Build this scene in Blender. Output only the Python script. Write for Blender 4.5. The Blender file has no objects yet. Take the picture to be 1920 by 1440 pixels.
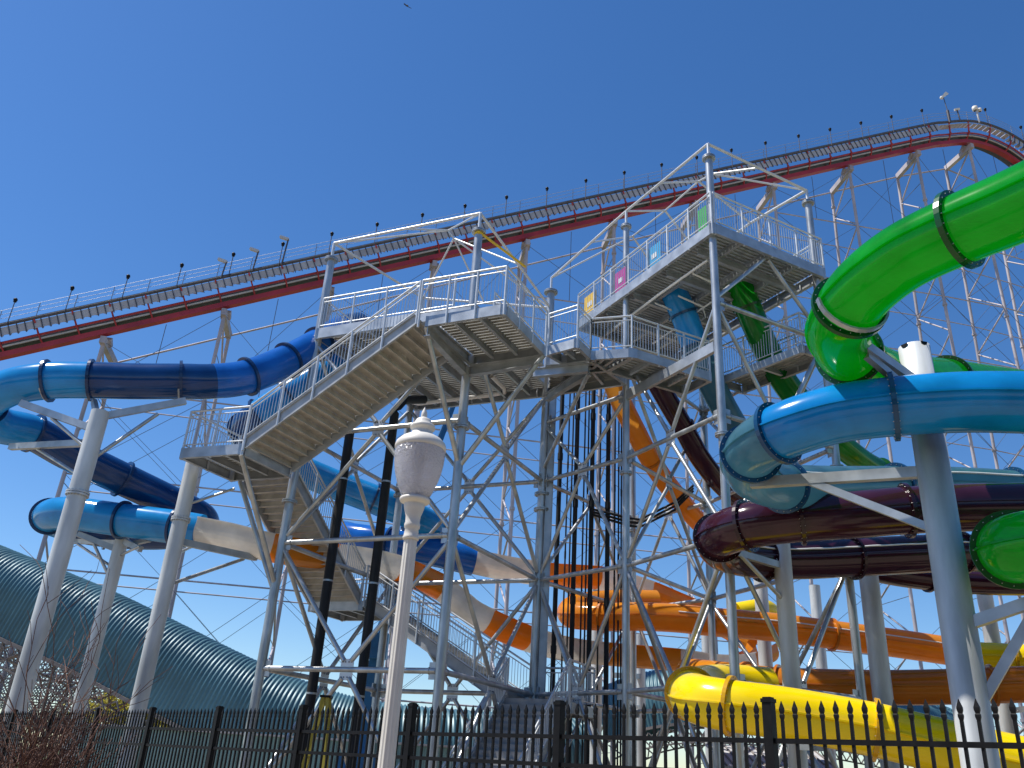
import bpy, math, random
from mathutils import Vector as V, Matrix
sc = bpy.context.scene
COL = sc.collection
# ------------------------------------------------------------------ camera
F = 1590.0; VX, VY, CX, CY = 1176.0, -2720.0, 960.0, 720.0
_dx, _dy = VX - CX, CY - VY
ROLL = math.atan2(_dx, _dy); PITCH = math.atan(F / math.hypot(_dx, _dy)); EYE = 1.6
FW = V((0, math.cos(PITCH), math.sin(PITCH))); U0 = V((0, -math.sin(PITCH), math.cos(PITCH))); R0 = V((1, 0, 0))
RT = R0 * math.cos(ROLL) + U0 * math.sin(ROLL); UP = U0 * math.cos(ROLL) - R0 * math.sin(ROLL)
EYEP = V((0, 0, EYE))
cam = bpy.data.objects.new('camera', bpy.data.cameras.new('camera')); COL.objects.link(cam)
m3 = Matrix((RT, UP, -FW)).transposed()
cam.matrix_world = Matrix.Translation(EYEP) @ m3.to_4x4()
cam.data.sensor_fit = 'HORIZONTAL'; cam.data.sensor_width = 36.0; cam.data.lens = F / 1920.0 * 36.0
cam.data.clip_start = 0.1; cam.data.clip_end = 4000
sc.camera = cam
# ------------------------------------------------------------------ light
SUN_EL, SUN_AZ = 61.0, -90.0            # azimuth from +Y, negative = left of the view
w = bpy.data.worlds.new('World'); sc.world = w; w.use_nodes = True
nt = w.node_tree; bg = nt.nodes['Background']
sky = nt.nodes.new('ShaderNodeTexSky'); sky.sky_type = 'NISHITA'; sky.sun_disc = False
sky.sun_elevation = math.radians(SUN_EL); sky.sun_rotation = math.radians(SUN_AZ)
sky.altitude = 100; sky.air_density = 1.0; sky.dust_density = 0.22; sky.ozone_density = 4.0
hs_ = nt.nodes.new('ShaderNodeHueSaturation'); hs_.inputs['Hue'].default_value = 0.505; hs_.inputs['Saturation'].default_value = 1.24; hs_.inputs['Value'].default_value = 1.0
nt.links.new(sky.outputs[0], hs_.inputs['Color']); nt.links.new(hs_.outputs[0], bg.inputs[0]); bg.inputs[1].default_value = 0.102
sl = bpy.data.lights.new('sun', 'SUN'); sl.energy = 4.4; sl.angle = math.radians(0.53); sl.color = (1.0, 0.95, 0.87)
so = bpy.data.objects.new('sun', sl); COL.objects.link(so)
_e, _a = math.radians(SUN_EL), math.radians(SUN_AZ)
SUND = V((math.sin(_a) * math.cos(_e), math.cos(_a) * math.cos(_e), math.sin(_e)))
so.rotation_euler = SUND.to_track_quat('Z', 'Y').to_euler(); so.location = SUND * 200
sc.view_settings.view_transform = 'Standard'; sc.view_settings.look = 'None'
sc.view_settings.exposure = 0.55; sc.view_settings.gamma = 1.0
sc.cycles.max_bounces = 8; sc.cycles.diffuse_bounces = 4; sc.cycles.transparent_max_bounces = 16
# ------------------------------------------------------------------ sight lines -> points of the place
def ray(px, py): return FW + RT * ((px - CX) / F) + UP * ((CY - py) / F)
def at(px, py, Y):
    d = ray(px, py); return EYEP + d * (Y / d.y)
def atz(px, py, Z):
    d = ray(px, py); return EYEP + d * ((Z - EYE) / d.z)
def atd(px, py, zc): return EYEP + ray(px, py) * zc
def proj(P):
    v = V(P) - EYEP; z = v.dot(FW); return CX + F * v.dot(RT) / z, CY - F * v.dot(UP) / z, z
def zon(c, py):
    lo, hi = -50.0, 300.0
    for _ in range(50):
        m = (lo + hi) / 2
        if proj((c[0], c[1], m))[1] > py: lo = m
        else: hi = m
    return lo
def on(c, py): return V((c[0], c[1], zon(c, py)))
def oz(c, z): return V((c[0], c[1], z))
# ------------------------------------------------------------------ materials
def mat(name, col, rough=0.5, metal=0.0, var=0.15, scale=6.0, bump=0.0, spec=0.5, stretch=None, col2=None, trans=0.0, coat=0.0, detail=4.0, tcol=None):
    m = bpy.data.materials.new(name); m.use_nodes = True; n = m.node_tree.nodes; l = m.node_tree.links
    b = n['Principled BSDF']; out = n['Material Output']
    tc = n.new('ShaderNodeTexCoord'); mp = n.new('ShaderNodeMapping'); l.new(tc.outputs['Object'], mp.inputs[0])
    if stretch: mp.inputs['Scale'].default_value = stretch
    nz = n.new('ShaderNodeTexNoise'); nz.inputs['Scale'].default_value = scale; nz.inputs['Detail'].default_value = detail
    l.new(mp.outputs[0], nz.inputs['Vector'])
    cr = n.new('ShaderNodeValToRGB'); cr.color_ramp.elements[0].position = 0.32; cr.color_ramp.elements[1].position = 0.68
    c2 = col2 if col2 else tuple(c * (1 - var) for c in col)
    cr.color_ramp.elements[0].color = (*c2, 1); cr.color_ramp.elements[1].color = (*[min(1, c * (1 + var * .5)) for c in col], 1)
    l.new(nz.outputs[0], cr.inputs[0]); l.new(cr.outputs[0], b.inputs['Base Color'])
    rr = n.new('ShaderNodeMapRange'); rr.inputs[3].default_value = max(0.03, rough * .8); rr.inputs[4].default_value = min(1, rough * 1.25)
    l.new(nz.outputs[0], rr.inputs[0]); l.new(rr.outputs[0], b.inputs['Roughness'])
    b.inputs['Metallic'].default_value = metal; b.inputs['Specular IOR Level'].default_value = spec
    if coat: b.inputs['Coat Weight'].default_value = coat; b.inputs['Coat Roughness'].default_value = 0.05
    if bump:
        bp = n.new('ShaderNodeBump'); bp.inputs['Strength'].default_value = bump; bp.inputs['Distance'].default_value = 0.02
        l.new(nz.outputs[0], bp.inputs['Height']); l.new(bp.outputs[0], b.inputs['Normal'])
    if trans:
        t = n.new('ShaderNodeBsdfTranslucent'); t.inputs['Color'].default_value = (*(tcol or [min(.92, c * 1.7) for c in col]), 1)
        mx = n.new('ShaderNodeMixShader'); mx.inputs[0].default_value = trans
        l.new(b.outputs[0], mx.inputs[1]); l.new(t.outputs[0], mx.inputs[2]); l.new(mx.outputs[0], out.inputs['Surface'])
    return m
def frp(name, col, trans=0.2, rough=0.14, var=0.2, tcol=None):
    return mat(name, col, rough, 0, var, 1.6, trans=trans, tcol=tcol, spec=0.42, detail=6)
M = {}
M['galv'] = mat('galvanised_steel', (.44, .46, .47), .36, .65, .32, 3.0, .05, stretch=(1, 1, .35), detail=7)
M['galv2'] = mat('galvanised_plate', (.42, .45, .48), .42, .6, .25, 2.0, .04, detail=7)
M['stringer'] = mat('galvanised_stringer', (.36, .38, .40), .5, .2, .2, 2.5)
M['rail'] = mat('galvanised_railing', (.56, .59, .62), .38, .35, .10, 4)
M['column'] = mat('galvanised_column', (.56, .58, .58), .46, .2, .42, 1.6, .08, stretch=(1, 1, .22), detail=8)
M['tread'] = mat('step_plate', (.47, .45, .41), .6, .1, .2, 3, .03)
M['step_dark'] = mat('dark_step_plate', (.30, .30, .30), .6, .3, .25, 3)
M['deck'] = mat('deck_plank', (.42, .43, .42), .55, .3, .25, 2.5)
M['white'] = mat('white_roof_tube', (.58, .58, .58), .35, .2, .1, 3)
M['cst'] = mat('pale_coaster_steel', (.42, .38, .40), .55, .1, .30, .9, stretch=(1, 1, .3), detail=6)
M['hand'] = mat('dull_handrail_steel', (.24, .26, .30), .5, .3, .1, 2)
M['red'] = mat('red_track_paint', (.34, .028, .04), .42, 0, .25, .6, detail=6)
M['step'] = mat('grey_catwalk_step', (.42, .41, .42), .6, .1, .2, .8)
M['dark'] = mat('dark_catwalk_mesh', (.085, .085, .10), .6, .2, .3, 3)
M['wire'] = mat('steel_cable', (.14, .14, .16), .5, .5, .1, 2)
M['black'] = mat('black_powder_coat', (.008, .008, .009), .5, 0, .3, 14, .06, spec=.14)
M['pipe'] = mat('black_plastic_pipe', (.016, .017, .019), .55, 0, .25, 4, spec=.25)
M['teal'] = mat('teal_corrugated_sheet', (.060, .150, .185), .42, .1, .22, .5, detail=5)
M['tealflat'] = mat('teal_panel', (.20, .34, .34), .6, 0, .15, 2)
M['trim'] = mat('pale_trim', (.45, .45, .46), .6, 0, .15, 2)
M['wood'] = mat('weathered_trestle', (.20, .18, .17), .8, 0, .35, 3)
M['lampwhite'] = mat('cream_white_paint', (.66, .63, .57), .5, 0, .10, 5, .03)
M['blue_dk'] = frp('royal_blue_gelcoat', (.004, .042, .16), .03)
M['blue_md'] = frp('bright_blue_gelcoat', (.008, .11, .44), .06)
M['blue_lt'] = frp('sky_blue_gelcoat', (.014, .25, .60), .10)
M['ice'] = frp('pale_ice_blue_gelcoat', (.07, .19, .26), .38, .12, .3, (.26, .52, .62))
M['cyan'] = frp('cyan_blue_gelcoat', (.004, .205, .54), .03)
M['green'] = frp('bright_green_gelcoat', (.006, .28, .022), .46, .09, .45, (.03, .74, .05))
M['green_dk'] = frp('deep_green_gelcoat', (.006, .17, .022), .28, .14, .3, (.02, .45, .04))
M['purple'] = frp('dark_plum_gelcoat', (.040, .010, .022), .05, .12)
M['orange'] = frp('orange_gelcoat', (.72, .27, .022), .30, .14, .12, (.95, .42, .05))
M['orange_dk'] = frp('burnt_orange_gelcoat', (.58, .19, .016), .26, .14, .12, (.85, .32, .04))
M['yellow'] = frp('yellow_gelcoat', (.86, .62, .003), .05, .18, .06)
M['cream'] = frp('cream_white_gelcoat', (.80, .75, .68), .28, .3)
M['blue_fl'] = frp('navy_flange', (.008, .035, .11), 0, .2)
M['cyan_fl'] = frp('petrol_flange', (.008, .06, .15), 0.05, .2)
M['green_fl'] = frp('dark_green_flange', (.003, .075, .012), .05, .25)
M['purple_fl'] = frp('plum_flange', (.022, .006, .012), 0, .2)
M['yellow_fl'] = frp('amber_flange', (.62, .34, .006), .1, .2)
M['orange_fl'] = frp('rust_orange_flange', (.55, .17, .015), .1, .2)
M['ice_fl'] = frp('teal_flange', (.05, .16, .22), .1, .2)
M['bolt'] = mat('bolt_zinc', (.5, .5, .5), .4, .6, .05)
M['hose'] = mat('white_hose', (.75, .74, .72), .5, 0, .08, 4)
M['concrete'] = mat('tan_concrete', (.32, .26, .185), .9, 0, .2, .3, .05, detail=8)
M['grass'] = mat('dry_grass', (.10, .12, .04), .95, 0, .35, 1.2)
M['twig'] = mat('reddish_twig', (.13, .062, .042), .85, 0, .35, 9)
M['leafy'] = mat('spring_leaf', (.34, .31, .05), .7, 0, .45, .8, trans=.3)
M['leafg'] = mat('green_leaf', (.05, .09, .03), .7, 0, .45, .8, trans=.25)
M['bark'] = mat('bark', (.10, .075, .055), .9, 0, .3, 6, .2)
M['sgn_y'] = mat('yellow_panel', (.75, .48, .02), .5, 0, .08, 3)
M['sgn_m'] = mat('magenta_panel', (.42, .03, .26), .5, 0, .08, 3)
M['sgn_c'] = mat('cyan_panel', (.03, .33, .62), .5, 0, .08, 3)
M['sgn_g'] = mat('green_panel', (.03, .36, .08), .5, 0, .08, 3)
M['sgn_w'] = mat('white_plate', (.8, .8, .8), .5, 0, .05, 3)
M['boom'] = mat('blue_machine_paint', (.012, .11, .26), .35, 0, .15, 3)
M['ladder'] = mat('yellow_ladder', (.24, .20, .015), .5, 0, .15, 4)
M['tyre'] = mat('rubber', (.02, .02, .02), .8, 0, .2, 4)
M['beige'] = mat('beige_wall', (.50, .42, .32), .8, 0, .12, 2)
M['bird'] = mat('dark_feather', (.03, .028, .03), .7, 0, .2, 9)
# ------------------------------------------------------------------ mesh builder
BASE = {}
class MB:
    def __init__(s): s.v = []; s.f = []; s.sm = []
    def _add(s, vs, fs, smooth=False):
        o = len(s.v); s.v += [tuple(p) for p in vs]; s.f += [tuple(i + o for i in f) for f in fs]; s.sm += [smooth] * len(fs); return s
    def rod(s, a, b, r, n=8, r2=None, caps=True):
        a, b = V(a), V(b); d = b - a
        if d.length < 1e-5: return s
        d.normalize(); r2 = r if r2 is None else r2
        h = V((0, 0, 1)) if abs(d.z) < .9 else V((1, 0, 0)); x = d.cross(h).normalized(); y = d.cross(x)
        vs = []
        for p, rr in ((a, r), (b, r2)):
            for i in range(n):
                t = 2 * math.pi * (i + .5) / n; vs.append(p + x * (rr * math.cos(t)) + y * (rr * math.sin(t)))
        fs = [(i, (i + 1) % n, n + (i + 1) % n, n + i) for i in range(n)]
        s._add(vs, fs, n > 5)
        if caps: s._add(vs[:n], [tuple(range(n))[::-1]]); s._add(vs[n:], [tuple(range(n))])
        return s
    def pipe(s, pts, r, n=8):
        pts = [V(p) for p in pts]; vs = []; k = len(pts)
        for i, p in enumerate(pts):
            d = (pts[min(i + 1, k - 1)] - pts[max(i - 1, 0)]).normalized()
            h = V((0, 0, 1)) if abs(d.z) < .97 else V((0, 1, 0)); x = d.cross(h).normalized(); y = x.cross(d)
            for j in range(n):
                t = 2 * math.pi * j / n; vs.append(p + x * (r * math.cos(t)) + y * (r * math.sin(t)))
        fs = [(i * n + j, i * n + (j + 1) % n, (i + 1) * n + (j + 1) % n, (i + 1) * n + j) for i in range(k - 1) for j in range(n)]
        return s._add(vs, fs, True)
    def box(s, c, ax, ay, az):           # centre and three half-axis vectors
        c, ax, ay, az = V(c), V(ax), V(ay), V(az)
        vs = [c + ax * i + ay * j + az * k for k in (-1, 1) for j in (-1, 1) for i in (-1, 1)]
        return s._add(vs, [(0, 2, 3, 1), (4, 5, 7, 6), (0, 1, 5, 4), (2, 6, 7, 3), (0, 4, 6, 2), (1, 3, 7, 5)])
    def beam(s, a, b, wd, ht, up=(0, 0, 1)):
        a, b = V(a), V(b); d = b - a; L = d.length; d.normalize(); up = V(up)
        x = d.cross(up)
        if x.length < 1e-4: x = d.cross(V((1, 0, 0)))
        x.normalize(); y = x.cross(d)
        return s.box((a + b) / 2, d * (L / 2), x * (wd / 2), y * (ht / 2))
    def ibeam(s, a, b, wd, ht, t=.02, up=(0, 0, 1)):
        a, b = V(a), V(b); d = (b - a).normalized(); x = d.cross(V(up))
        if x.length < 1e-4: x = d.cross(V((1, 0, 0)))
        x.normalize(); y = x.cross(d)
        s.beam(a, b, t, ht - 2 * t - .002, up)
        for k in (-1, 1):
            o = y * (k * (ht - t) / 2); s.beam(a + o, b + o, wd, t, up)
        return s
    def channel(s, a, b, wd, ht, out, t=.02):     # C section, web on the `out` side
        a, b = V(a), V(b); out = V(out).normalized(); up = V((0, 0, 1)); d = (b - a).normalized(); y = out.cross(d).normalized()
        if y.z < 0: y = -y
        L = (b - a).length
        s.box((a + b) / 2 + out * (wd / 2 - t / 2), d * (L / 2), out * (t / 2), y * (ht / 2))
        for k in (-1, 1):
            s.box((a + b) / 2 + y * (k * (ht / 2 - t / 2)) - out * (t / 2 + .001), d * (L / 2), out * (wd / 2 - t / 2 - .001), y * (t / 2))
        return s
    def disc(s, c, d, r, th, n=20):
        c = V(c); d = V(d).normalized(); return s.rod(c - d * (th / 2), c + d * (th / 2), r, n)
    def lathe(s, c, prof, n=24, flute=0.0, nf=16):
        c = V(c); vs = []; k = len(prof)
        for z, r in prof:
            for j in range(n):
                t = 2 * math.pi * j / n
                rr = r * (1 - flute * (0.5 + 0.5 * math.cos(nf * t))) if flute else r
                vs.append(c + V((rr * math.cos(t), rr * math.sin(t), z)))
        fs = [(i * n + j, i * n + (j + 1) % n, (i + 1) * n + (j + 1) % n, (i + 1) * n + j) for i in range(k - 1) for j in range(n)]
        return s._add(vs, fs, True)
    def ball(s, c, r, n=8, m=6):
        return s.lathe(c, [(-r * math.cos(math.pi * i / m), max(.001, r * math.sin(math.pi * i / m))) for i in range(m + 1)], n)
    def quad(s, a, b, c, d): return s._add([a, b, c, d], [(0, 1, 2, 3)])
    def build(s, name, m, parent=None, label=None, cat=None, group=None, kind=None):
        base = V((0, 0, 0))
        if parent is not None: base = BASE[parent.name]
        elif s.v:
            xs = [p[0] for p in s.v]; ys = [p[1] for p in s.v]; zs = [p[2] for p in s.v]
            if kind != 'structure': base = V(((min(xs) + max(xs)) / 2, (min(ys) + max(ys)) / 2, min(zs)))
        me = bpy.data.meshes.new(name); me.from_pydata([(p[0] - base.x, p[1] - base.y, p[2] - base.z) for p in s.v], [], s.f)
        me.polygons.foreach_set('use_smooth', s.sm); me.materials.append(M[m] if isinstance(m, str) else m); me.update()
        o = bpy.data.objects.new(name, me); COL.objects.link(o)
        if parent is not None: o.parent = parent
        else: o.location = base
        BASE[o.name] = base
        for k, v in (('label', label), ('category', cat), ('group', group), ('kind', kind)):
            if v: o[k] = v
        return o
def thing(name, label, cat, loc, group=None):
    o = bpy.data.objects.new(name, None); COL.objects.link(o); o.location = loc; o.empty_display_size = .2
    BASE[o.name] = V(loc); o['label'] = label; o['category'] = cat; o['kind'] = 'thing'
    if group: o['group'] = group
    return o
def spline(ctrl, step=.22):
    """Catmull-Rom through ctrl (Vectors), resampled evenly; returns points and, per control point, its arc length."""
    P = [ctrl[0] * 2 - ctrl[1]] + list(ctrl) + [ctrl[-1] * 2 - ctrl[-2]]
    dense = []; marks = []
    for i in range(1, len(P) - 2):
        a, b, c, d = P[i - 1], P[i], P[i + 1], P[i + 2]; marks.append(len(dense))
        for k in range(24):
            t = k / 24
            dense.append(.5 * ((2 * b) + (c - a) * t + (2 * a - 5 * b + 4 * c - d) * t * t + (3 * b - a - 3 * c + d) * t ** 3))
    marks.append(len(dense)); dense.append(ctrl[-1].copy())
    S = [0.0]
    for i in range(1, len(dense)): S.append(S[-1] + (dense[i] - dense[i - 1]).length)
    return dense, S, [S[i] for i in marks]
def sample(dense, S, s):
    lo, hi = 0, len(S) - 1
    while hi - lo > 1:
        m = (lo + hi) // 2
        if S[m] <= s: lo = m
        else: hi = m
    t = (s - S[lo]) / max(1e-9, S[hi] - S[lo]); t = min(max(t, -0.5), 1.5); return dense[lo].lerp(dense[hi], t)
def frame(dense, S, s):
    L = S[-1]; a = sample(dense, S, max(0, s - .12)); b = sample(dense, S, min(L, s + .12)); d = (b - a).normalized()
    x = d.cross(V((0, 0, 1)))
    x = x.normalized() if x.length > 1e-3 else V((1, 0, 0)); y = x.cross(d).normalized(); return sample(dense, S, s), d, x, y
# ------------------------------------------------------------------ ground
ZG = -0.05
g = MB(); g.quad((-900, -300, ZG), (900, -300, ZG), (900, 1500, ZG), (-900, 1500, ZG)); g.build('ground', 'concrete', kind='structure')
g = MB(); g.quad((-400, 60, ZG + .004), (400, 60, ZG + .004), (400, 500, ZG + .004), (-400, 500, ZG + .004)); g.build('grass_field', 'grass', kind='structure')
# ------------------------------------------------------------------ slides
def flange(par, P, d, x, y, r, m, bolts=True, wdt=.09, k=1.17):
    b = MB(); n = 36; vs = []
    for z, rr in ((-wdt / 2, r * 1.002), (-wdt / 2, r * k), (wdt / 2, r * k), (wdt / 2, r * 1.002)):
        for j in range(n):
            t = 2 * math.pi * j / n; vs.append(P + d * z + x * (rr * math.cos(t)) + y * (rr * math.sin(t)))
    b._add(vs, [(i * n + j, i * n + (j + 1) % n, (i + 1) * n + (j + 1) % n, (i + 1) * n + j) for i in range(3) for j in range(n)])
    o = b.build('flange', m, par)
    if bolts:
        c = MB(); nb = 22
        for sgn in (-1, 1):
            for j in range(nb):
                t = 2 * math.pi * j / nb; q = P + x * (r * 1.085 * math.cos(t)) + y * (r * 1.085 * math.sin(t))
                c.rod(q + d * (sgn * wdt / 2), q + d * (sgn * (wdt / 2 + .018)), .009, 5)
        c.build('bolts', 'bolt', o)
def tube(par, dense, S, s0, s1, r, m, lip=True, name='tube_section', step=.2, n=36):
    k = max(2, int((s1 - s0) / step)); b = MB(); vs = []; fr = []
    for i in range(k + 1):
        P, d, x, y = frame(dense, S, s0 + (s1 - s0) * i / k); fr.append((P, d, x, y))
        for j in range(n):
            t = 2 * math.pi * j / n; vs.append(P + x * (r * math.cos(t)) + y * (r * math.sin(t)))
    b._add(vs, [(i * n + j, (i + 1) * n + j, (i + 1) * n + (j + 1) % n, i * n + (j + 1) % n) for i in range(k) for j in range(n)], True)
    o = b.build(name, m, par)
    if lip:
        for sg in (-1, 1):
            c = MB(); vs = []
            for P, d, x, y in fr:
                for a, z in ((.995, -.018), (.995, .018), (1.075, .018), (1.075, -.018)): vs.append(P + x * (sg * r * a) + y * z)
            c._add(vs, [(i * 4 + j, i * 4 + (j + 1) % 4, (i + 1) * 4 + (j + 1) % 4, (i + 1) * 4 + j) for i in range(k) for j in range(4)])
            c.build('seam_lip', m, o)
    return o
def trough(par, dense, S, s0, s1, r, m, step=.25):
    """open-topped flume: U section with a rolled rim, 2 cm thick"""
    k = max(2, int((s1 - s0) / step)); prof = []
    for j in range(13):
        t = math.pi + math.pi * j / 12; prof.append((r * math.cos(t), r * math.sin(t) * .85))
    top = .62 * r
    prof = [(-r - .07, top - .05), (-r - .07, top), (-r, top)] + prof + [(r, top), (r + .07, top), (r + .07, top - .05)]
    inn = [(a * .965, z + .022) for a, z in prof[3:-3]]
    full = prof + [(r - .03, top - .005)] + inn[::-1] + [(-r + .03, top - .005)]
    n = len(full); vs = []
    for i in range(k + 1):
        P, d, x, y = frame(dense, S, s0 + (s1 - s0) * i / k)
        for a, z in full: vs.append(P + x * a + y * z)
    b = MB(); b._add(vs, [(i * n + j, i * n + (j + 1) % n, (i + 1) * n + (j + 1) % n, (i + 1) * n + j) for i in range(k) for j in range(n)])
    return b.build('open_trough', m, par)
def slide(par, pts, r, secs, flm, every=None, fl_at=None, lip=True, bolts=True, step=.2, hose=None, pre=(), post=()):
    """pts: (px, py, Y) control points. secs: list of (end_control_index, material, kind)."""
    ctrl = [at(*p) for p in list(pre) + list(pts) + list(post)]; dense, S, mk = spline(ctrl); mk = mk[len(pre):len(pre) + len(pts)]; s0 = 0.0
    if post: mk[-1] = S[-1]
    for end, m, kind in secs:
        s1 = mk[end] if end >= 0 else S[-1]
        if kind == 'tube': tube(par, dense, S, s0, s1, r, m, lip, step=step)
        else: trough(par, dense, S, s0, s1, r, m)
        s0 = s1
    ss = [mk[i] for i in (fl_at or [])]
    if every:
        s = every * .5
        while s < S[-1]: ss.append(s); s += every
    for s in ss:
        P, d, x, y = frame(dense, S, min(max(s, .05), S[-1] - .05)); flange(par, P, d, x, y, r, flm, bolts)
    if hose:
        side, up, s0, s1 = hose; b = MB(); pp = []
        k = 60
        a0, a1 = mk[s0], mk[s1]
        for i in range(k + 1):
            P, d, x, y = frame(dense, S, a0 + (a1 - a0) * i / k); sg = 1 if x.dot(P - EYEP) < 0 else -1
            pp.append(P + x * (sg * side * r) + y * (up * r + .004 * math.sin(i * .9)))
        b.pipe(pp, .028, 6); b.build('spray_hose', 'hose', par)
    return dense, S, mk

def strap(par, dense, S, s, r, a0=200, a1=300):
    """curved galvanised saddle plate under a tube"""
    P, d, x, y = frame(dense, S, s); b = MB(); vs = []
    n = 12
    for i in range(n + 1):
        t = math.radians(a0 + (a1 - a0) * i / n)
        for rr, z in ((1.02, -.045), (1.09, -.045), (1.09, .045), (1.02, .045)):
            vs.append(P + d * z + x * (r * rr * math.cos(t)) + y * (r * rr * math.sin(t)))
    b._add(vs, [(i * 4 + j, i * 4 + (j + 1) % 4, (i + 1) * 4 + (j + 1) % 4, (i + 1) * 4 + j) for i in range(n) for j in range(4)])
    b.build('saddle', 'galv2', par)

# --- left pair, hung beside the stair tower
sA = thing('water_slide', 'royal blue tube slide curling around the tall left columns, light blue at its outer bend', 'water slide', (-8, 27, 0))
dA, SA, mkA = slide(sA, [(672, 612, 31.6), (640, 620, 30.4), (598, 645, 29), (540, 676, 28), (465, 706, 27), (400, 715, 26.4), (340, 715, 26), (255, 715, 25.7), (172, 713, 25.4), (90, 714, 25.2), (15, 728, 25.2), (-30, 762, 25.8),
    (-5, 795, 26.8), (62, 812, 27.8), (130, 850, 29), (230, 898, 30.5), (330, 946, 32), (378, 972, 33.2), (372, 992, 34.6), (300, 1003, 34.8), (200, 998, 34.2), (120, 982, 33), (93, 968, 31.8), (130, 962, 30.9), (230, 975, 30.5), (330, 988, 30.3), (376, 996, 30.2),
    (440, 1009, 30.2), (505, 1026, 30.4), (560, 1036, 31.2), (620, 1043, 32.2), (690, 1053, 33.2), (742, 1066, 34), (790, 1085, 34.5), (830, 1104, 34.8), (870, 1136, 35), (912, 1164, 35.2), (985, 1196, 36), (1060, 1216, 37), (1128, 1224, 38), (1195, 1230, 38.5), (1265, 1236, 39), (1340, 1246, 39.5), (1400, 1240, 40.5), (1440, 1222, 41.5)],
    .60, [(1, 'blue_fl', 'tube'), (5, 'blue_md', 'tube'), (8, 'blue_dk', 'tube'), (13, 'blue_lt', 'tube'), (18, 'blue_dk', 'tube'), (21, 'blue_dk', 'tube'), (26, 'blue_lt', 'tube'), (28, 'cream', 'trough'), (30, 'orange', 'trough'), (32, 'cream', 'trough'), (34, 'orange', 'trough'),
          (36, 'cream', 'trough'), (37, 'orange', 'trough'), (39, 'cream', 'trough'), (41, 'orange', 'trough'), (43, 'cream', 'trough'), (44, 'orange', 'trough')], 'blue_fl',
    fl_at=[2, 3, 4, 6, 8, 9, 11, 13, 15, 16, 18, 20, 22, 24, 25], lip=False, bolts=False)
for i in (9, 6, 2, 13, 16): strap(sA, dA, SA, mkA[i] + .05, .60, 225, 300)
sB = thing('water_slide', 'sky blue tube slide behind the upper stairs, ending in cream and orange open flume', 'water slide', (-6, 32, 0))
slide(sB, [(668, 652, 31.2), (640, 682, 30.9), (590, 716, 30.4), (540, 745, 30.2), (490, 778, 30.2), (462, 803, 30.8), (474, 830, 32.2), (540, 870, 33.6), (620, 905, 34.6), (700, 936, 35.2), (770, 965, 35.8), (812, 990, 36.8), (815, 1010, 38.2), (760, 1018, 39.4), (690, 1012, 39.6), (645, 1002, 38.8), (655, 1006, 37.6), (730, 1018, 36.8), (840, 1041, 36.8), (888, 1053, 37),
    (950, 1066, 37.4), (1018, 1076, 38), (1060, 1079, 38.5), (1118, 1083, 39), (1160, 1093, 39.5), (1212, 1110, 40), (1260, 1130, 40.5), (1310, 1152, 41), (1370, 1180, 41), (1410, 1206, 40.5)],
    .62, [(4, 'blue_lt', 'tube'), (6, 'blue_dk', 'tube'), (11, 'blue_lt', 'tube'), (15, 'blue_dk', 'tube'), (19, 'blue_md', 'tube'), (21, 'cream', 'trough'), (23, 'orange', 'trough'), (25, 'cream', 'trough'), (29, 'orange', 'trough')], 'blue_fl',
    fl_at=[1, 3, 4, 5, 7, 9, 10, 11, 13, 17, 18], lip=False, bolts=False)
# --- right-hand slides
sG = thing('water_slide', 'bright green tube slide dropping from the top deck and looping above the other slides', 'water slide', (9, 14, 0))
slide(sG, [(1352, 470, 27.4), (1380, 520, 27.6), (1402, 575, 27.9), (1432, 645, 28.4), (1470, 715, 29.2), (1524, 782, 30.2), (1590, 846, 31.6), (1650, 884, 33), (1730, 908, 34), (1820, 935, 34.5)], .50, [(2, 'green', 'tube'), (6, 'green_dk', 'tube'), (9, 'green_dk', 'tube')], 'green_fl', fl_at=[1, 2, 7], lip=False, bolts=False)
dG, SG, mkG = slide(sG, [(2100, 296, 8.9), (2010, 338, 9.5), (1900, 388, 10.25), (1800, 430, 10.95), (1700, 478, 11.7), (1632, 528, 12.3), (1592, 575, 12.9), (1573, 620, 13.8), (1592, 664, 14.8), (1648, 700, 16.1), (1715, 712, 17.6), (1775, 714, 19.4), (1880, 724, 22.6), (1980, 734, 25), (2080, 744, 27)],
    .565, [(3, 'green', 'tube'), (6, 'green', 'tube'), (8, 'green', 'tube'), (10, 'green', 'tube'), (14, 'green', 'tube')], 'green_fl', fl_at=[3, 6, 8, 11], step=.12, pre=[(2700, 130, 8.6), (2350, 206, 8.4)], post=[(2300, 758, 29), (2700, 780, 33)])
strap(sG, dG, SG, mkG[6] - .13, .60, 182, 352)
sGl = slide(sG, [(2090, 1000, 13), (1965, 1018, 13.3), (1900, 1030, 14.0), (1912, 1040, 15.6), (1990, 1034, 17), (2090, 1030, 18)], .565, [(1, 'green', 'tube'), (5, 'green', 'tube')], 'green_fl', fl_at=[1, 2], step=.1, pre=[(2700, 960, 11), (2350, 985, 12.2)], post=[(2350, 1040, 20.5), (2800, 1060, 25)])
sC = thing('water_slide', 'cyan blue tube slide bending back under the green slide, pale ice blue behind', 'water slide', (9, 15, 0))
slide(sC, [(1262, 545, 28.4), (1282, 590, 28.6), (1302, 645, 28.9), (1335, 722, 29.6), (1378, 800, 31), (1425, 862, 32.8), (1480, 905, 34), (1560, 925, 34.5)], .52, [(2, 'blue_lt', 'tube'), (7, 'ice', 'tube')], 'cyan_fl', fl_at=[1, 2], lip=False, bolts=False)
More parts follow.
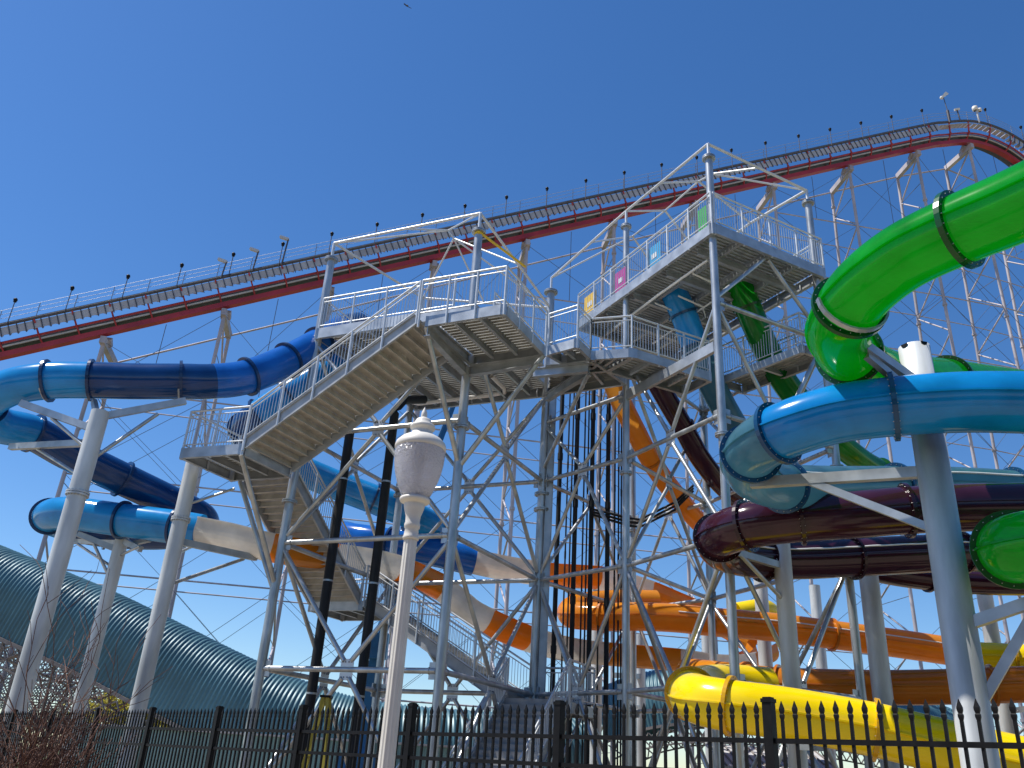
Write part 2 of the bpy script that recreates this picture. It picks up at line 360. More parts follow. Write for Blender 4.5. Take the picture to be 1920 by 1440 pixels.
slide(sC, [(2100, 762, 13.4), (2000, 757, 13.5), (1900, 754, 13.8), (1800, 754, 14.1), (1675, 762, 14.5), (1560, 778, 15.0), (1460, 812, 15.7), (1408, 850, 16.8), (1412, 890, 18.2), (1470, 912, 19.6), (1560, 914, 21), (1680, 912, 22.2), (1800, 913, 22.8), (1900, 918, 23.2), (2050, 926, 23.6)],
    .565, [(4, 'cyan', 'tube'), (6, 'cyan', 'tube'), (7, 'ice', 'tube'), (9, 'ice', 'tube'), (11, 'ice', 'tube'), (14, 'ice', 'tube')], 'cyan_fl', fl_at=[4, 6, 7, 9, 11, 13], step=.12, pre=[(2750, 800, 13.6), (2380, 778, 13.4)], post=[(2350, 945, 24.6), (2750, 980, 26.5)], hose=(.93, .45, 9, 14))
sP = thing('water_slide', 'dark plum tube slide in two stacked curves behind the big right column', 'water slide', (8, 22, 0))
slide(sP, [(1218, 690, 29.6), (1245, 740, 30.2), (1280, 800, 31), (1315, 862, 32), (1362, 918, 33.4), (1420, 960, 35)], .42, [(5, 'purple', 'tube')], 'purple_fl', fl_at=[2], lip=False, bolts=False)
slide(sP, [(2100, 955, 19.6), (2000, 950, 19.6), (1900, 950, 19.7), (1800, 952, 19.8), (1700, 957, 20), (1600, 965, 20.2), (1500, 972, 20.5), (1400, 986, 21), (1347, 1008, 22.1), (1360, 1034, 23.6), (1430, 1048, 24.6), (1510, 1049, 25.1), (1600, 1045, 25.4), (1700, 1040, 25.6), (1800, 1036, 26), (1900, 1045, 27), (2000, 1060, 28)],
    .58, [(6, 'purple', 'tube'), (8, 'purple', 'tube'), (10, 'purple', 'tube'), (12, 'purple', 'tube'), (16, 'purple', 'tube')], 'purple_fl', fl_at=[4, 6, 7, 8, 10, 12, 14], step=.14, pre=[(2750, 975, 20.2), (2380, 962, 19.7)], post=[(2350, 1085, 31), (2750, 1110, 34)], hose=(.95, .35, 9, 14))
slide(sP, [(1580, 1052, 28.6), (1660, 1072, 29), (1740, 1084, 29.3), (1830, 1092, 29.6), (1950, 1095, 30)], .42, [(4, 'purple', 'tube')], 'purple_fl', fl_at=[2], lip=False, bolts=False)
sO = thing('water_slide', 'orange tube slide crossing low behind the columns on the right', 'water slide', (8, 33, 0))
slide(sO, [(1148, 715, 31), (1165, 755, 31.3), (1190, 805, 31.8), (1222, 866, 32.6), (1262, 922, 33.6), (1310, 978, 35), (1350, 1010, 36)], .42, [(6, 'orange', 'tube')], 'orange_fl', fl_at=[3], lip=False, bolts=False)
slide(sO, [(1230, 1130, 39), (1150, 1130, 38.5), (1085, 1138, 37.4), (1072, 1152, 36.2), (1130, 1156, 35.2), (1200, 1156, 34.8), (1270, 1159, 34.6), (1335, 1166, 34.5), (1450, 1176, 34.6), (1560, 1190, 34.8), (1680, 1206, 35), (1800, 1224, 35.2), (1950, 1250, 35.5)],
    .56, [(2, 'orange', 'tube'), (4, 'orange', 'tube'), (7, 'orange', 'tube'), (12, 'orange', 'tube')], 'orange_fl', fl_at=[2, 4, 7, 9, 11], bolts=False, post=[(2300, 1300, 36.5), (2700, 1350, 38)], hose=(.95, .3, 6, 12))
slide(sO, [(1290, 1262, 34.5), (1335, 1268, 33), (1400, 1276, 31.6), (1460, 1283, 30.6), (1560, 1287, 30), (1660, 1289, 29.6), (1760, 1288, 29.2), (1860, 1285, 28.8), (2000, 1282, 28.2)],
    .56, [(3, 'orange', 'tube'), (8, 'orange_dk', 'tube')], 'orange_fl', fl_at=[2, 3, 5, 7], bolts=False, post=[(2300, 1280, 27.4), (2700, 1285, 26.6)], hose=(.95, .0, 3, 8))
sY = thing('water_slide', 'yellow tube slide passing low behind the iron fence', 'water slide', (8, 20, 0))
slide(sY, [(1440, 1290, 26.0), (1370, 1285, 25.6), (1316, 1290, 24.4), (1296, 1301, 22.9), (1316, 1313, 21.6), (1370, 1323, 21.0), (1450, 1334, 20.7), (1530, 1347, 20.5), (1640, 1368, 20.2), (1740, 1392, 19.9), (1840, 1416, 19.6), (1960, 1444, 19.2), (2100, 1476, 18.8)],
    .58, [(3, 'yellow', 'tube'), (5, 'yellow', 'tube'), (8, 'yellow', 'tube'), (12, 'yellow', 'tube')], 'yellow_fl', fl_at=[3, 5, 8, 10], bolts=True, step=.14, post=[(2400, 1545, 17.8), (2800, 1640, 16.6)])
slide(sY, [(1380, 1150, 41), (1430, 1143, 41.4), (1450, 1155, 42.2)], .5, [(2, 'yellow', 'tube')], 'yellow_fl', lip=False, bolts=False)
slide(sY, [(1820, 1232, 33), (1900, 1236, 32.6), (2020, 1245, 32)], .56, [(2, 'yellow', 'tube')], 'yellow_fl', fl_at=[1], lip=True, bolts=False, post=[(2350, 1275, 30.6), (2750, 1320, 29)])
# ------------------------------------------------------------------ slide columns
def strut_end(p):
    return V(p) if len(p) == 3 and isinstance(p, V) else at(*p)
def slide_column(label, px, py, Y, dia, top_py, arms=(), fl=None, box=(), name='slide_column', opentop=False):
    c = at(px, py, Y); c = (c.x, c.y); zt = zon(c, top_py)
    t = thing(name, label, 'column', (c[0], c[1], ZG), 'galvanised columns carrying the slides')
    r = dia / 2; b = MB(); n = 32
    if opentop:
        prof = [(0, r), (zt - ZG, r), (zt - ZG, r * .93), (zt - ZG - 1.2, r * .93)]
        b.lathe((c[0], c[1], ZG), prof, n); b.disc((c[0], c[1], zt - .9), (0, 0, 1), r * .93, .02, n)
    else:
        b.rod(oz(c, ZG), oz(c, zt), r, n)
    o = b.build('shaft', 'column', t)
    if fl:
        f = MB(); z = zon(c, fl)
        for k in (-.035, .035): f.disc((c[0], c[1], z + k), (0, 0, 1), r * 1.22, .05, 28)
        o2 = f.build('flange', 'column', t); q = MB()
        for j in range(18):
            a = 2 * math.pi * j / 18; p = V((c[0] + r * 1.12 * math.cos(a), c[1] + r * 1.12 * math.sin(a), z)); q.rod(p - V((0, 0, .085)), p + V((0, 0, .085)), .022, 6)
        q.build('bolts', 'galv', o2)
    for kind, pya, e, sz in arms:
        a = on(c, pya); e = strut_end(e); d = (e - a).normalized(); a = a + d * r * .8
        b = MB()
        if kind == 'b':
            b.beam(a, e, sz, sz * 1.25); b.build('arm', 'galv2', t)
        elif kind == 'i':
            b.ibeam(a, e, sz, sz, .025); b.build('arm', 'galv2', t)
        else:
            b.rod(a, e, sz / 2, 10); b.build('brace', 'galv', t)
    return t, c
slide_column('tall galvanised column furthest left, holding the curling blue slide on four arms', 164, 860, 24.5, .54, 772,
    [('b', 782, (348, 752, 25.6), .17), ('r', 868, (296, 776, 25.2), .12), ('b', 806, (40, 756, 25.0), .17), ('r', 846, (97, 784, 24.8), .11), ('b', 830, (20, 838, 26.6), .16), ('r', 895, (70, 842, 26.0), .10), ('b', 790, (176, 752, 25.3), .14)], fl=926)
slide_column('galvanised column between the two taller left ones, its arms under the light blue bend', 229, 1010, 31.2, .48, 1002,
    [('b', 1032, (146, 1001, 30.9), .16), ('r', 1090, (176, 1020, 31.0), .11), ('r', 1066, (146, 1020, 31.6), .10), ('b', 1018, (104, 1014, 32.6), .14), ('b', 1012, (264, 1030, 30.4), .16), ('b', 1024, (282, 1012, 30.6), .12), ('r', 1044, (262, 1024, 30.3), .09)])
slide_column('tall galvanised column beneath the left stair landing, with a bolted collar halfway', 361, 877, 27.6, .50, 858,
    [('b', 1014, (480, 1046, 30.3), .17), ('r', 1098, (457, 1048, 30.2), .12), ('r', 1042, (362 + 8, 1020, 29.8), .10), ('r', 948, (440, 916, 27.9), .09)], fl=974)
tF, cF = slide_column('big open-topped galvanised column in front, tinted green beside the slides', 1747, 860, 15.2, .60, 652,
    [('b', 722, (1577, 618, 13.4), .15), ('b', 755, (1624, 665, 14.0), .12), ('b', 884, (1408, 906, 17.2), .17), ('b', 1000, (1500, 896, 16.6), .12), ('b', 1176, (1960, 1120, 14.2), .16), ('b', 1348, (1960, 1110, 14.4), .13)], opentop=True)
for dx_, dy_ in ((-.27, -.14), (.06, -.298)):
    nn = V((dx_, dy_, 0)).normalized(); tt = V((-nn.y, nn.x, 0)); p = V((cF[0], cF[1], zon(cF, 652) - .004)) + nn * .301; b = MB()
    hp = [p + tt * (.075 * math.cos(math.pi * k / 10)) - V((0, 0, .085 * math.sin(math.pi * k / 10))) for k in range(11)]
    b._add(hp + [q + nn * .006 for q in hp], [tuple(range(11)), tuple(range(21, 10, -1))] + [(k, (k + 1) % 11, 11 + (k + 1) % 11, 11 + k) for k in range(11)]); b.build('cope_hole', 'black', tF)
slide_column('galvanised column between the plum slide and the yellow slide, with short arms to the left', 1464, 1010, 24.2, .50, 985,
    [('b', 1062, (1360, 1030, 22.6), .15), ('r', 1130, (1384, 1036, 22.9), .12), ('b', 1400, (1550, 1402, 22.2), .13)])
slide_column('thick galvanised column right of the plum slide, behind its lower curve', 1619, 1000, 28.2, .62, 985)
slide_column('short distant galvanised column below the plum slide, ending under its lower curve', 1527, 1100, 44, .55, 1098)
slide_column('galvanised column left of the plum slide support, behind the tower leg', 1425, 1080, 37.5, .58, 1040)
slide_column('galvanised column right of the big front column, under the lower green bend', 1845, 1110, 34, .58, 1100, [('b', 1335, (1980, 1320, 33), .15), ('r', 1390, (1960, 1330, 33), .1)])
slide_column('pale distant column under the cream flume in the middle of the tower', 1121, 1090, 42, .55, 1082, [('b', 1100, (1040, 1096, 40), .2), ('r', 1150, (1050, 1100, 40), .1)])
slide_column('distant column under the orange slide, right of the middle of the tower', 1200, 1200, 47, .55, 1190, [('b', 1268, (1150, 1266, 44), .2)])
slide_column('distant column carrying the cream flume, left of the yellow slide', 1326, 1200, 46, .60, 1190, [('b', 1268, (1270, 1266, 43), .22)])
# ------------------------------------------------------------------ railings, decks, stairs
def railing(par, pts, h=1.28, sp=1.35, down=.38, bal=True, ends=True, gap=.115, post_out=None):
    """posts, top and bottom rails and balusters along a polyline of deck-edge points"""
    b = MB(); posts = []
    pts = [V(p) for p in pts]
    for i in range(len(pts) - 1):
        a, e = pts[i], pts[i + 1]; d = e - a; L = math.hypot(d.x, d.y); k = max(1, round(L / sp)); z = V((0, 0, 1))
        b.rod(a + z * h, e + z * h, .037, 8); b.rod(a + z * (h - .16), e + z * (h - .16), .02, 6); b.rod(a + z * .10, e + z * .10, .024, 6)
        if bal:
            n = max(1, int(L / gap))
            for j in range(1, n): p = a + d * (j / n); b.rod(p + z * .10, p + z * (h - .16), .0135, 4, caps=False)
        for j in range(k + 1):
            if j == 0 and i > 0: continue
            posts.append(a + d * (j / k))
    o = b.build('railing', 'rail', par)
    for p in posts:
        q = MB(); q.rod(p - V((0, 0, down)), p + V((0, 0, h + .02)), .04, 8); q.build('rail_post', 'rail', o)
    return o
def deck(par, poly, z, th=.35, planks=True, joist_dir=None, joists=4):
    """poly: 4 plan points (x,y) in order; z: underside. C-channel rim, joists and a planked plate."""
    P = [V((p[0], p[1], 0)) for p in poly]; c = sum(P, V()) / 4; n = len(P)
    rim = MB()
    for i in range(n):
        a, b = P[i], P[(i + 1) % n]; out = (b - a).cross(V((0, 0, 1))).normalized()
        if out.dot((a + b) / 2 - c) < 0: out = -out
        d = (b - a).normalized(); rim.channel(a + d * .1 + V((0, 0, z + th / 2)), b - d * .1 + V((0, 0, z + th / 2)), .12, th, out)
    for p in P: rim.box(p + V((0, 0, z + th / 2)) + (c - p).normalized() * .06, (.09, 0, 0), (0, .09, 0), (0, 0, th / 2 + .012))
    rim.build('rim_beam', 'galv2', par)
    a, b, c2, d2 = P; j = MB()
    for i in range(1, joists + 1):
        t = i / (joists + 1); p = a.lerp(b, t); q = d2.lerp(c2, t); dd = (q - p).normalized()
        j.ibeam(p + dd * .12 + V((0, 0, z + th * .5 + .02)), q - dd * .12 + V((0, 0, z + th * .5 + .02)), .11, th * .72, .02)
    j.build('joists', 'galv2', par)
    pl = MB(); L = (d2 - a).length; k = int(L / .17)
    for i in range(k):
        t0, t1 = (i + .06) / k, (i + .90) / k; tm = (t0 + t1) / 2; p, q = a.lerp(d2, tm), b.lerp(c2, tm); dd = (q - p).normalized()
        pl.beam(p + dd * .125 + V((0, 0, z + th + .012)), q - dd * .125 + V((0, 0, z + th + .012)), L / k * .80, .035)
        # turned-down ribs below each plank
        sd = dd.cross(V((0, 0, 1))) * (L / k * .36)
        for sg in (-1, 1): pl.beam(p + dd * .13 + sd * sg + V((0, 0, z + th - .03)), q - dd * .13 + sd * sg + V((0, 0, z + th - .03)), .012, .045)
    pl.build('deck_planks', 'deck', par)
def flight(par, p0, dirv, wv, run, rise, n, sides=(0, 1), th=.38, tm='tread'):
    """stairs from p0 (bottom corner) along dirv, wv = width vector"""
    p0 = V(p0); d = V((dirv[0], dirv[1], 0)).normalized(); wv = V((wv[0], wv[1], 0)); W = wv.length; wn = wv.normalized()
    top = p0 + d * run + V((0, 0, rise)); sl = (top - p0).normalized(); nrm = wn.cross(sl).normalized()
    if nrm.z < 0: nrm = -nrm
    for k in (0, 1):
        s = MB(); o = wn * (W * k); out = -wn if k == 0 else wn
        a, b = p0 + o, top + o; Lh = (b - a).length
        s.box((a + b) / 2 + out * .05, sl * (Lh / 2), out * .011, nrm * (th / 2))
        for q in (-1, 1): s.box((a + b) / 2 + out * .09 + nrm * (q * (th / 2 - .011)), sl * (Lh / 2), out * .028, nrm * .011)
        s.build('stringer', 'stringer', par)
    st = run / n; rs = rise / n
    for i in range(n):
        t = MB(); q = p0 + d * (st * (i + .5)) + V((0, 0, rs * (i + 1) + .02)) + wv / 2
        # tread plate and the closed riser folded down from its front edge
        t.box(q, d * (st / 2 + .012), wn * (W / 2 + .037), (0, 0, .014))
        t.box(q - d * (st / 2 + .02) - V((0, 0, rs / 2 + .022)), d * .008, wn * (W / 2 + .037), (0, 0, rs / 2 + .006)); t.box(q - d * (st / 2 - .02) - V((0, 0, rs + .04)), d * .045, wn * (W / 2 + .037), (0, 0, .006))
        t.box(q + d * (st / 2 - .02) - V((0, 0, .035)), d * .008, wn * (W / 2 - .05), (0, 0, .02))
        t.build('tread', tm, par)
    for k in sides:
        o = wn * (W * k) + (-wn if k == 0 else wn) * .10 + V((0, 0, .18))
        railing(par, [p0 + o, top + o], h=1.15, sp=1.25, down=.40)
def plane_frame(b, p, q, r, n=10): b.rod(p, q, r, n)
LV = [4.23, 8.24, 12.08, 16.1]
A = (-7.344, 28.24); B = (-1.5525, 25.785); C = (1.431, 31.6); K = (-4.36, 34.06)
D = (4.216, 28.41); E = (6.52, 24.0); G = (10.83, 26.18); W = (8.2, 33.1); T = (5.7, 36.4)
def column(par, c, r, z0, z1, fls=(), capz=None, square=False):
    b = MB(); b.rod(oz(c, z0), oz(c, z1), r, 20); o = b.build('column', 'galv', par)
    for z in fls:
        f = MB()
        for k in (-.03, .03): f.disc((c[0], c[1], z + k), (0, 0, 1), r * 1.75, .04, 20)
        for j in range(10):
            a = 2 * math.pi * j / 10; p = V((c[0] + r * 1.45 * math.cos(a), c[1] + r * 1.45 * math.sin(a), z)); f.rod(p - V((0, 0, .075)), p + V((0, 0, .075)), .018, 6)
        f.build('flange', 'galv', o)
    return o
def gusset(par, p, d, up=V((0, 0, 1)), s=.22):
    b = MB(); nrm = d.cross(up).normalized()
    for k in (-1, 1):
        b.box(p + up * (k * .2), d * s, nrm * .012, up * .11)
    o = b.build('gusset', 'rail', par); q = MB()
    for k in (-1, 1):
        for x in (-.15, -.06, .06, .15): q.rod(p + up * (k * .22) + d * x - nrm * .03, p + up * (k * .22) + d * x + nrm * .03, .022, 6)
    q.build('bolts', 'wire', o)
def face(par, a, b, ra, levels, mids, zbase=0.0, ztop=None, r=.085, braces=True):
    """horizontal struts at each level and the diamond bracing between a pair of columns"""
    d = V((b[0] - a[0], b[1] - a[1], 0)); L = d.length; d.normalize()
    for z in levels:
        s = MB(); s.rod(oz(a, z) + d * ra, oz(b, z) - d * ra, r, 12)
        for c, sg in ((a, 1), (b, -1)):
            nn = d.cross(V((0, 0, 1))); s.box(oz(c, z) + d * (sg * (ra + .09)), d * .13, nn * .011, (0, 0, .24)); s.rod(oz(c, z) + d * (sg * (ra + .20)), oz(c, z) + d * (sg * (ra + .23)), r * 1.25, 12)
        s.build('strut', 'galv', par)
        if z in mids: gusset(par, (oz(a, z) + oz(b, z)) / 2, d)
    if not braces: return
    al = [zbase] + list(levels) + ([ztop] if ztop else [])
    for m in mids:
        i = al.index(m); mp = (oz(a, m) + oz(b, m)) / 2
        for j in (i - 1, i + 1):
            if 0 <= j < len(al):
                z = al[j]; k = .25 if z > m else -.25
                for c, sg in ((a, 1), (b, -1)):
                    e = oz(c, z - k * 1.0) + d * (sg * ra * .9); s = MB(); s.rod(mp + V((0, 0, k)) - d * (sg * .12), e, r * .9, 10); s.build('brace', 'galv', par)
# ---- stair tower (left)
DK1 = 15.85; DT = .42
t1 = thing('stair_tower', 'galvanised stair tower left of centre with the lower railed deck and bare roof frame', 'stair tower', (-3, 30, ZG))
Z1 = 19.6
column(t1, A, .15, ZG, zon(A, 487), [zon(A, 941), zon(A, 487)])
column(t1, B, .15, ZG, zon(B, 435), [zon(B, 801), zon(B, 435)])
column(t1, C, .17, ZG, zon(C, 548), [zon(C, 927), zon(C, 548), zon(C, 956)])
column(t1, K, .15, ZG, 20.6, [zon(K, 930), 20.6])
cb = MB(); cb.ibeam(oz((C[0] + .27, C[1] - .12), ZG), oz((C[0] + .27, C[1] - .12), 15.7), .22, .28, .02, up=(1, 0, 0)); cb.build('column', 'galv2', t1)
for a, b in ((A, B), (B, C), (C, K), (K, A)): face(t1, a, b, .14, LV[:3], [LV[0], LV[2]], ZG, DK1)
tops = {'A': on(A, 456), 'B': on(B, 400), 'C': on(C, 577), 'K': oz(K, 21.4)}
for c, k in ((A, 'A'), (B, 'B'), (K, 'K')): stub = MB(); stub.rod(oz(c, tops[k].z - 1.2), tops[k], .06, 8); stub.build('roof_post', 'rail', t1)
rf = MB(); R1 = at(840, 432, 29.0); R2 = at(851, 447, 31.0)
for p, q in ((tops['A'], tops['B']), (tops['B'], tops['C']), (tops['C'], tops['K']), (tops['K'], tops['A'])): rf.rod(p, q, .055, 8)
for p, q in ((tops['A'], R1), (tops['B'], R1), (R1, R2), (tops['C'], R2), (tops['K'], R2), ((tops['A'] + tops['B']) / 2, R1), (R2, (tops['C'] + tops['K']) / 2), (R2, (tops['B'] + tops['C']) / 2)): rf.rod(p, q, .04, 8)
rf.build('roof_frame', 'white', t1)
hs = MB(); hs.rod(on(B, 440) + V((0, -.2, 0)), at(985, 500, 28), .05, 8); hs.rod(on(B, 440) - V((0, 0, .05)), on(B, 440) + V((0, 0, .05)), .165, 16); hs.build('hoist_strap', 'sgn_y', t1)
wv = V((C[0] - B[0], C[1] - B[1], 0)).normalized(); uv = V((A[0] - B[0], A[1] - B[1], 0)).normalized()
def pl(base, a, b): p = V((base[0], base[1], 0)) + uv * a + wv * b; return (p.x, p.y)
# upper deck between the four columns
deck(t1, [pl(A, -.1, -.2), pl(B, -.25, -.3), pl(C, -.25, .3), pl(K, -.1, .3)], DK1, DT, joists=5)
zt = DK1 + DT + .03
railing(t1, [V((*pl(A, -.14, 6.2), zt)), V((*pl(A, -.14, -.2), zt)), V((*pl(B, .6, -.25), zt))], down=.42)
railing(t1, [V((*pl(B, -.2, 1.2), zt)), V((*pl(C, -.2, -1.5), zt))], down=.42)
railing(t1, [V((*pl(K, .1, .2), zt)), V((*pl(C, .5, .2), zt))], down=.42)
pb = MB(); pb.pipe([at(762, 752, 33.5), at(785, 757, 33.3), at(920, 741, 32.4), at(946, 736, 32.2), at(945, 728, 31.6), at(922, 705, 30.6)], .09, 8); pb.build('drain_pipe', 'hose', t1)
# ---- walkway with the cantilevered landing and the run across to the slide tower
LZ = 13.98; LT = .34
wk = thing('walkway', 'railed galvanised walkway and cantilevered landing joining the two towers', 'walkway', (0, 24, LZ))
n1 = atz(802, 612, LZ); n2 = atz(945, 590, LZ); n3 = V((B[0], B[1], 0)) - uv * 2.3 + wv * -.1; n4 = V((B[0], B[1], 0)) + uv * .15 - wv * .1
f0 = V((B[0], B[1], 0)) - wv * 4.05
c1, c2, c3, c4 = f0 + uv * .2, f0 - uv * 2.45, f0 - uv * 2.45 + wv * 2.9, f0 + uv * .2 + wv * 2.9
c1 = V((-2.75, 23.05, 0)); c2 = V((-.37, 21.98, 0)); c3 = V((.95, 24.5, 0)); c4 = V((-1.42, 25.55, 0))
deck(wk, [(c1.x, c1.y), (c2.x, c2.y), (c3.x, c3.y), (c4.x, c4.y)], LZ, LT, joists=2)
lz = LZ + LT + .03
railing(wk, [V((c1.x - .25, c1.y + .0, lz)), V((c2.x, c2.y - .06, lz)), V((c3.x + .06, c3.y, lz))], down=.40, sp=1.05)
def zz(p, z): return V((p[0], p[1], z))
WZ = 14.9
q1, q2, q3 = atz(1027, 667, WZ), atz(1082, 652, WZ), atz(1107, 676, WZ)
q5, q6, q7 = atz(1185, 671, WZ), atz(1332, 716, WZ), atz(1283, 741, WZ)
qc, qd = atz(1172, 722, WZ), atz(1022, 744, WZ); q9 = q7 + (q5 - q6) * 1.02
def dk(par, pts, z, joists=2): deck(par, [(p.x, p.y) for p in pts], z, LT, joists=joists)
qm = q1.lerp(qd, .22); qn = q3.lerp(qc, .12)
dk(wk, [q1, q2, q3, qm.lerp(qn, .35)], WZ, 1)
dk(wk, [qm, qn, qc, qd], WZ + .004, 3)
dk(wk, [q3 + (q5 - q3) * .05, q5, q9, q9 + (q3 - q5) * .6], WZ + .008, 2)
dk(wk, [q5 + (q6 - q5) * .02, q6, q7, q9 + (q7 - q9) * .02], WZ + .012, 3)
r0 = WZ + LT + .04
railing(wk, [zz(q1, r0), zz(q2, r0), zz(q3, r0)], sp=.9, down=.4)
railing(wk, [zz(q3, r0), zz(q5, r0), zz(q6, r0), zz(q7, r0)], sp=1.15, down=.4)
bm = MB()
for a, e in ((atz(1105, 696, WZ - .18), atz(1026, 745, WZ - .18)), (atz(1103, 690, WZ - .17), atz(1000, 700, WZ - .17)), (n1 + V((0, 0, -.15)), oz(B, 13.83)), (oz(B, 13.83), zz(c3, 13.83))): bm.ibeam(a, e, .2, .34, .025)
bm.build('carrier_beam', 'galv2', wk)
kb = MB()
kb.rod(on(B, 870), V((c1.x, c1.y, LZ)), .085, 10); kb.rod(on(B, 877), V((c3.x, c3.y, LZ)), .085, 10); kb.build('knee_brace', 'galv', wk)
lw = MB(); lw.rod(atz(1103, 700, WZ - .3), on(C, 880), .075, 10); lw.build('knee_brace', 'galv', wk)
# ---- stairs
ldz = 10.31
L1 = V((A[0], A[1], 0)); s1 = thing('staircase', 'upper stair flight seen from below, climbing from the left landing to the railed platform', 'staircase', (-8, 25, ldz))
near0 = atz(452, 852, ldz)
fp0 = V((near0.x + .12, near0.y - .06, ldz + .35)); ftop = V((-2.98, 23.15, LZ + LT + .02)); fd = (ftop - fp0)
fw = wv * 2.15
flight(s1, fp0 + V((0, 0, -.05)), (fd.x, fd.y), fw, math.hypot(fd.x, fd.y) - .05, fd.z, 20)
lA, lB = atz(339, 860, ldz), near0; lC = lB + wv * 2.35; lD = lA + wv * 2.35
deck(s1, [(lA.x, lA.y), (lB.x, lB.y), (lC.x, lC.y), (lD.x, lD.y)], ldz, .34, joists=2)
lzz = ldz + .37
railing(s1, [zz(lD, lzz), zz(lA, lzz), zz(lB, lzz)], sp=1.05, down=.4)
sup = MB(); sup.rod(on(A, 1110), V((lD.x + .3, lD.y, ldz)), .085, 10); sup.rod(on(A, 1097), V((lB.x, lB.y, ldz)), .085, 10); sup.build('knee_brace', 'galv', s1)
s2 = thing('staircase', 'middle stair flight behind the black pipes, its closed steps seen from below', 'staircase', (-6, 30, 6.9))
z2 = 6.9
p2 = V((A[0], A[1], 0)) + uv * .15 + wv * 4.85
flight(s2, V((p2.x, p2.y, z2 + .35)), (-wv.x, -wv.y), uv * 2.0, 4.75, ldz - z2, 19)
m0 = [V((A[0], A[1], 0)) + uv * a + wv * b for a, b in ((.0, 4.85), (2.3, 4.85), (2.3, 7.0), (.0, 7.0))]
deck(s2, [(p.x, p.y) for p in m0], z2, .34, joists=2)
railing(s2, [zz(m0[1], z2 + .37), zz(m0[2], z2 + .37), zz(m0[3], z2 + .37)], down=.4)
s3 = thing('staircase', 'lower stair flight coming down to the right behind the lamp post', 'staircase', (-1, 30, 3.5))
z3 = 3.55
p3 = V((A[0], A[1], 0)) - uv * 6.0 + wv * 4.95
flight(s3, V((p3.x, p3.y, z3 + .35)), (uv.x, uv.y), wv * 2.0, 5.9, z2 - z3, 19)
m1 = [V((A[0], A[1], 0)) - uv * a + wv * b for a, b in ((6.0, 4.85), (8.3, 4.85), (8.3, 7.1), (6.0, 7.1))]
deck(s3, [(p.x, p.y) for p in m1], z3, .34, joists=2)
railing(s3, [zz(m1[1], z3 + .37), zz(m1[2], z3 + .37), zz(m1[3], z3 + .37)], down=.4)
s4 = thing('staircase', 'grey ground flight of steps behind the fence, in line with the double column', 'staircase', (1, 28, ZG))
p4 = V((A[0], A[1], 0)) - uv * 8.2 + wv * .45
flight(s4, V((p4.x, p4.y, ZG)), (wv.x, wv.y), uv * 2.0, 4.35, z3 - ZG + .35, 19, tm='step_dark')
# ---- slide tower (right)
t2 = thing('slide_tower', 'galvanised steel slide tower with the highest railed deck and a bare roof frame', 'slide tower', (6, 29, ZG))
DZ = 18.62; DTH = .40
for c, r, top, fls in ((D, .125, zon(D, 425), [zon(D, 425), zon(D, 887)]), (E, .135, zon(E, 297), [zon(E, 297), zon(E, 815)]), (G, .13, zon(G, 381), [zon(G, 381), 11.4]), (W, .14, 18.6, [zon(W, 950)]), (T, .14, 18.6, [zon(T, 996)])):
    column(t2, c, r, ZG, top, fls)
for a, b, lv, md, zt_ in ((C, D, LV[:3] + [14.55], [LV[0], LV[2]], 14.55), (D, E, LV[:3], [LV[0], LV[2]], 16.1), (E, G, LV, [LV[0], LV[2]], 16.1), (D, W, LV, [LV[0], LV[2]], 16.1), (W, G, LV, [LV[0], LV[2]], 16.1), (T, W, LV[:3], [LV[0], LV[2]], None), (C, T, LV[:3], [LV[0], LV[2]], None)):
    face(t2, a, b, .13, lv, md, ZG, None if zt_ in lv else zt_, r=.08)
bb = MB(); dE = V((E[0] - D[0], E[1] - D[1], 0)).normalized(); bb.channel(oz(D, 14.5) + dE * .1, oz(E, 14.5) - dE * .15, .14, .36, V((-dE.y, dE.x, 0)) * (1 if V((-dE.y, dE.x, 0)).dot(V(EYEP) - oz(D, 14)) > 0 else -1)); bb.build('carrier_beam', 'galv2', t2)
eg = V((G[0] - E[0], G[1] - E[1], 0)); egl = eg.length; ev = eg.normalized(); eu = V((D[0] - E[0], D[1] - E[1], 0)).normalized()
mid = (oz(E, DZ) + oz(G, DZ)) / 2; k2 = MB()
for c in (E, G): k2.rod(oz(c, 16.25), mid + (oz(c, DZ) - mid).normalized() * .1, .075, 10)
k2.build('knee_brace', 'galv', t2)
def pe(a, b): p = oz(E, 0) + ev * a + eu * b; return (p.x, p.y)
DL = 8.1
deck(t2, [pe(-.18, -.22), pe(egl + .18, -.22), pe(egl + .18, DL), pe(-.18, DL)], DZ, DTH, joists=3)
ub = MB()
for b in (.9, 2.6, 4.6, 6.4): ub.ibeam(zz(pe(.1, b), DZ - .02), zz(pe(egl - .1, b), DZ - .02), .16, .26, .02)
ub.build('cross_beam', 'galv2', t2)
cd = MB()
for b, o in ((1.7, .5), (3.2, 1.1), (4.1, .7)): cd.pipe([zz(pe(o, b), DZ - .35), zz(pe(o + 1.2, b + .05), DZ - .4), zz(pe(o + 1.8, b + .6), DZ - .42), zz(pe(o + 1.9, b + 2.6), DZ - .42)], .035, 6)
cd.pipe([zz(pe(.45, .8), DZ - .3), zz(pe(.45, 3.5), DZ - .34), zz(pe(.6, 6.5), DZ - .34)], .05, 6)
cd.build('conduit', 'hose', t2)
zd = DZ + DTH + .03
railing(t2, [zz(pe(-.2, DL), zd), zz(pe(-.2, -.22), zd)], sp=1.25, down=.46)
railing(t2, [zz(pe(-.1, -.24), zd), zz(pe(egl + .18, -.24), zd)], sp=1.2, down=.46)
railing(t2, [zz(pe(egl + .2, -.2), zd), zz(pe(egl + .2, 3.2), zd)], sp=1.3, down=.46)
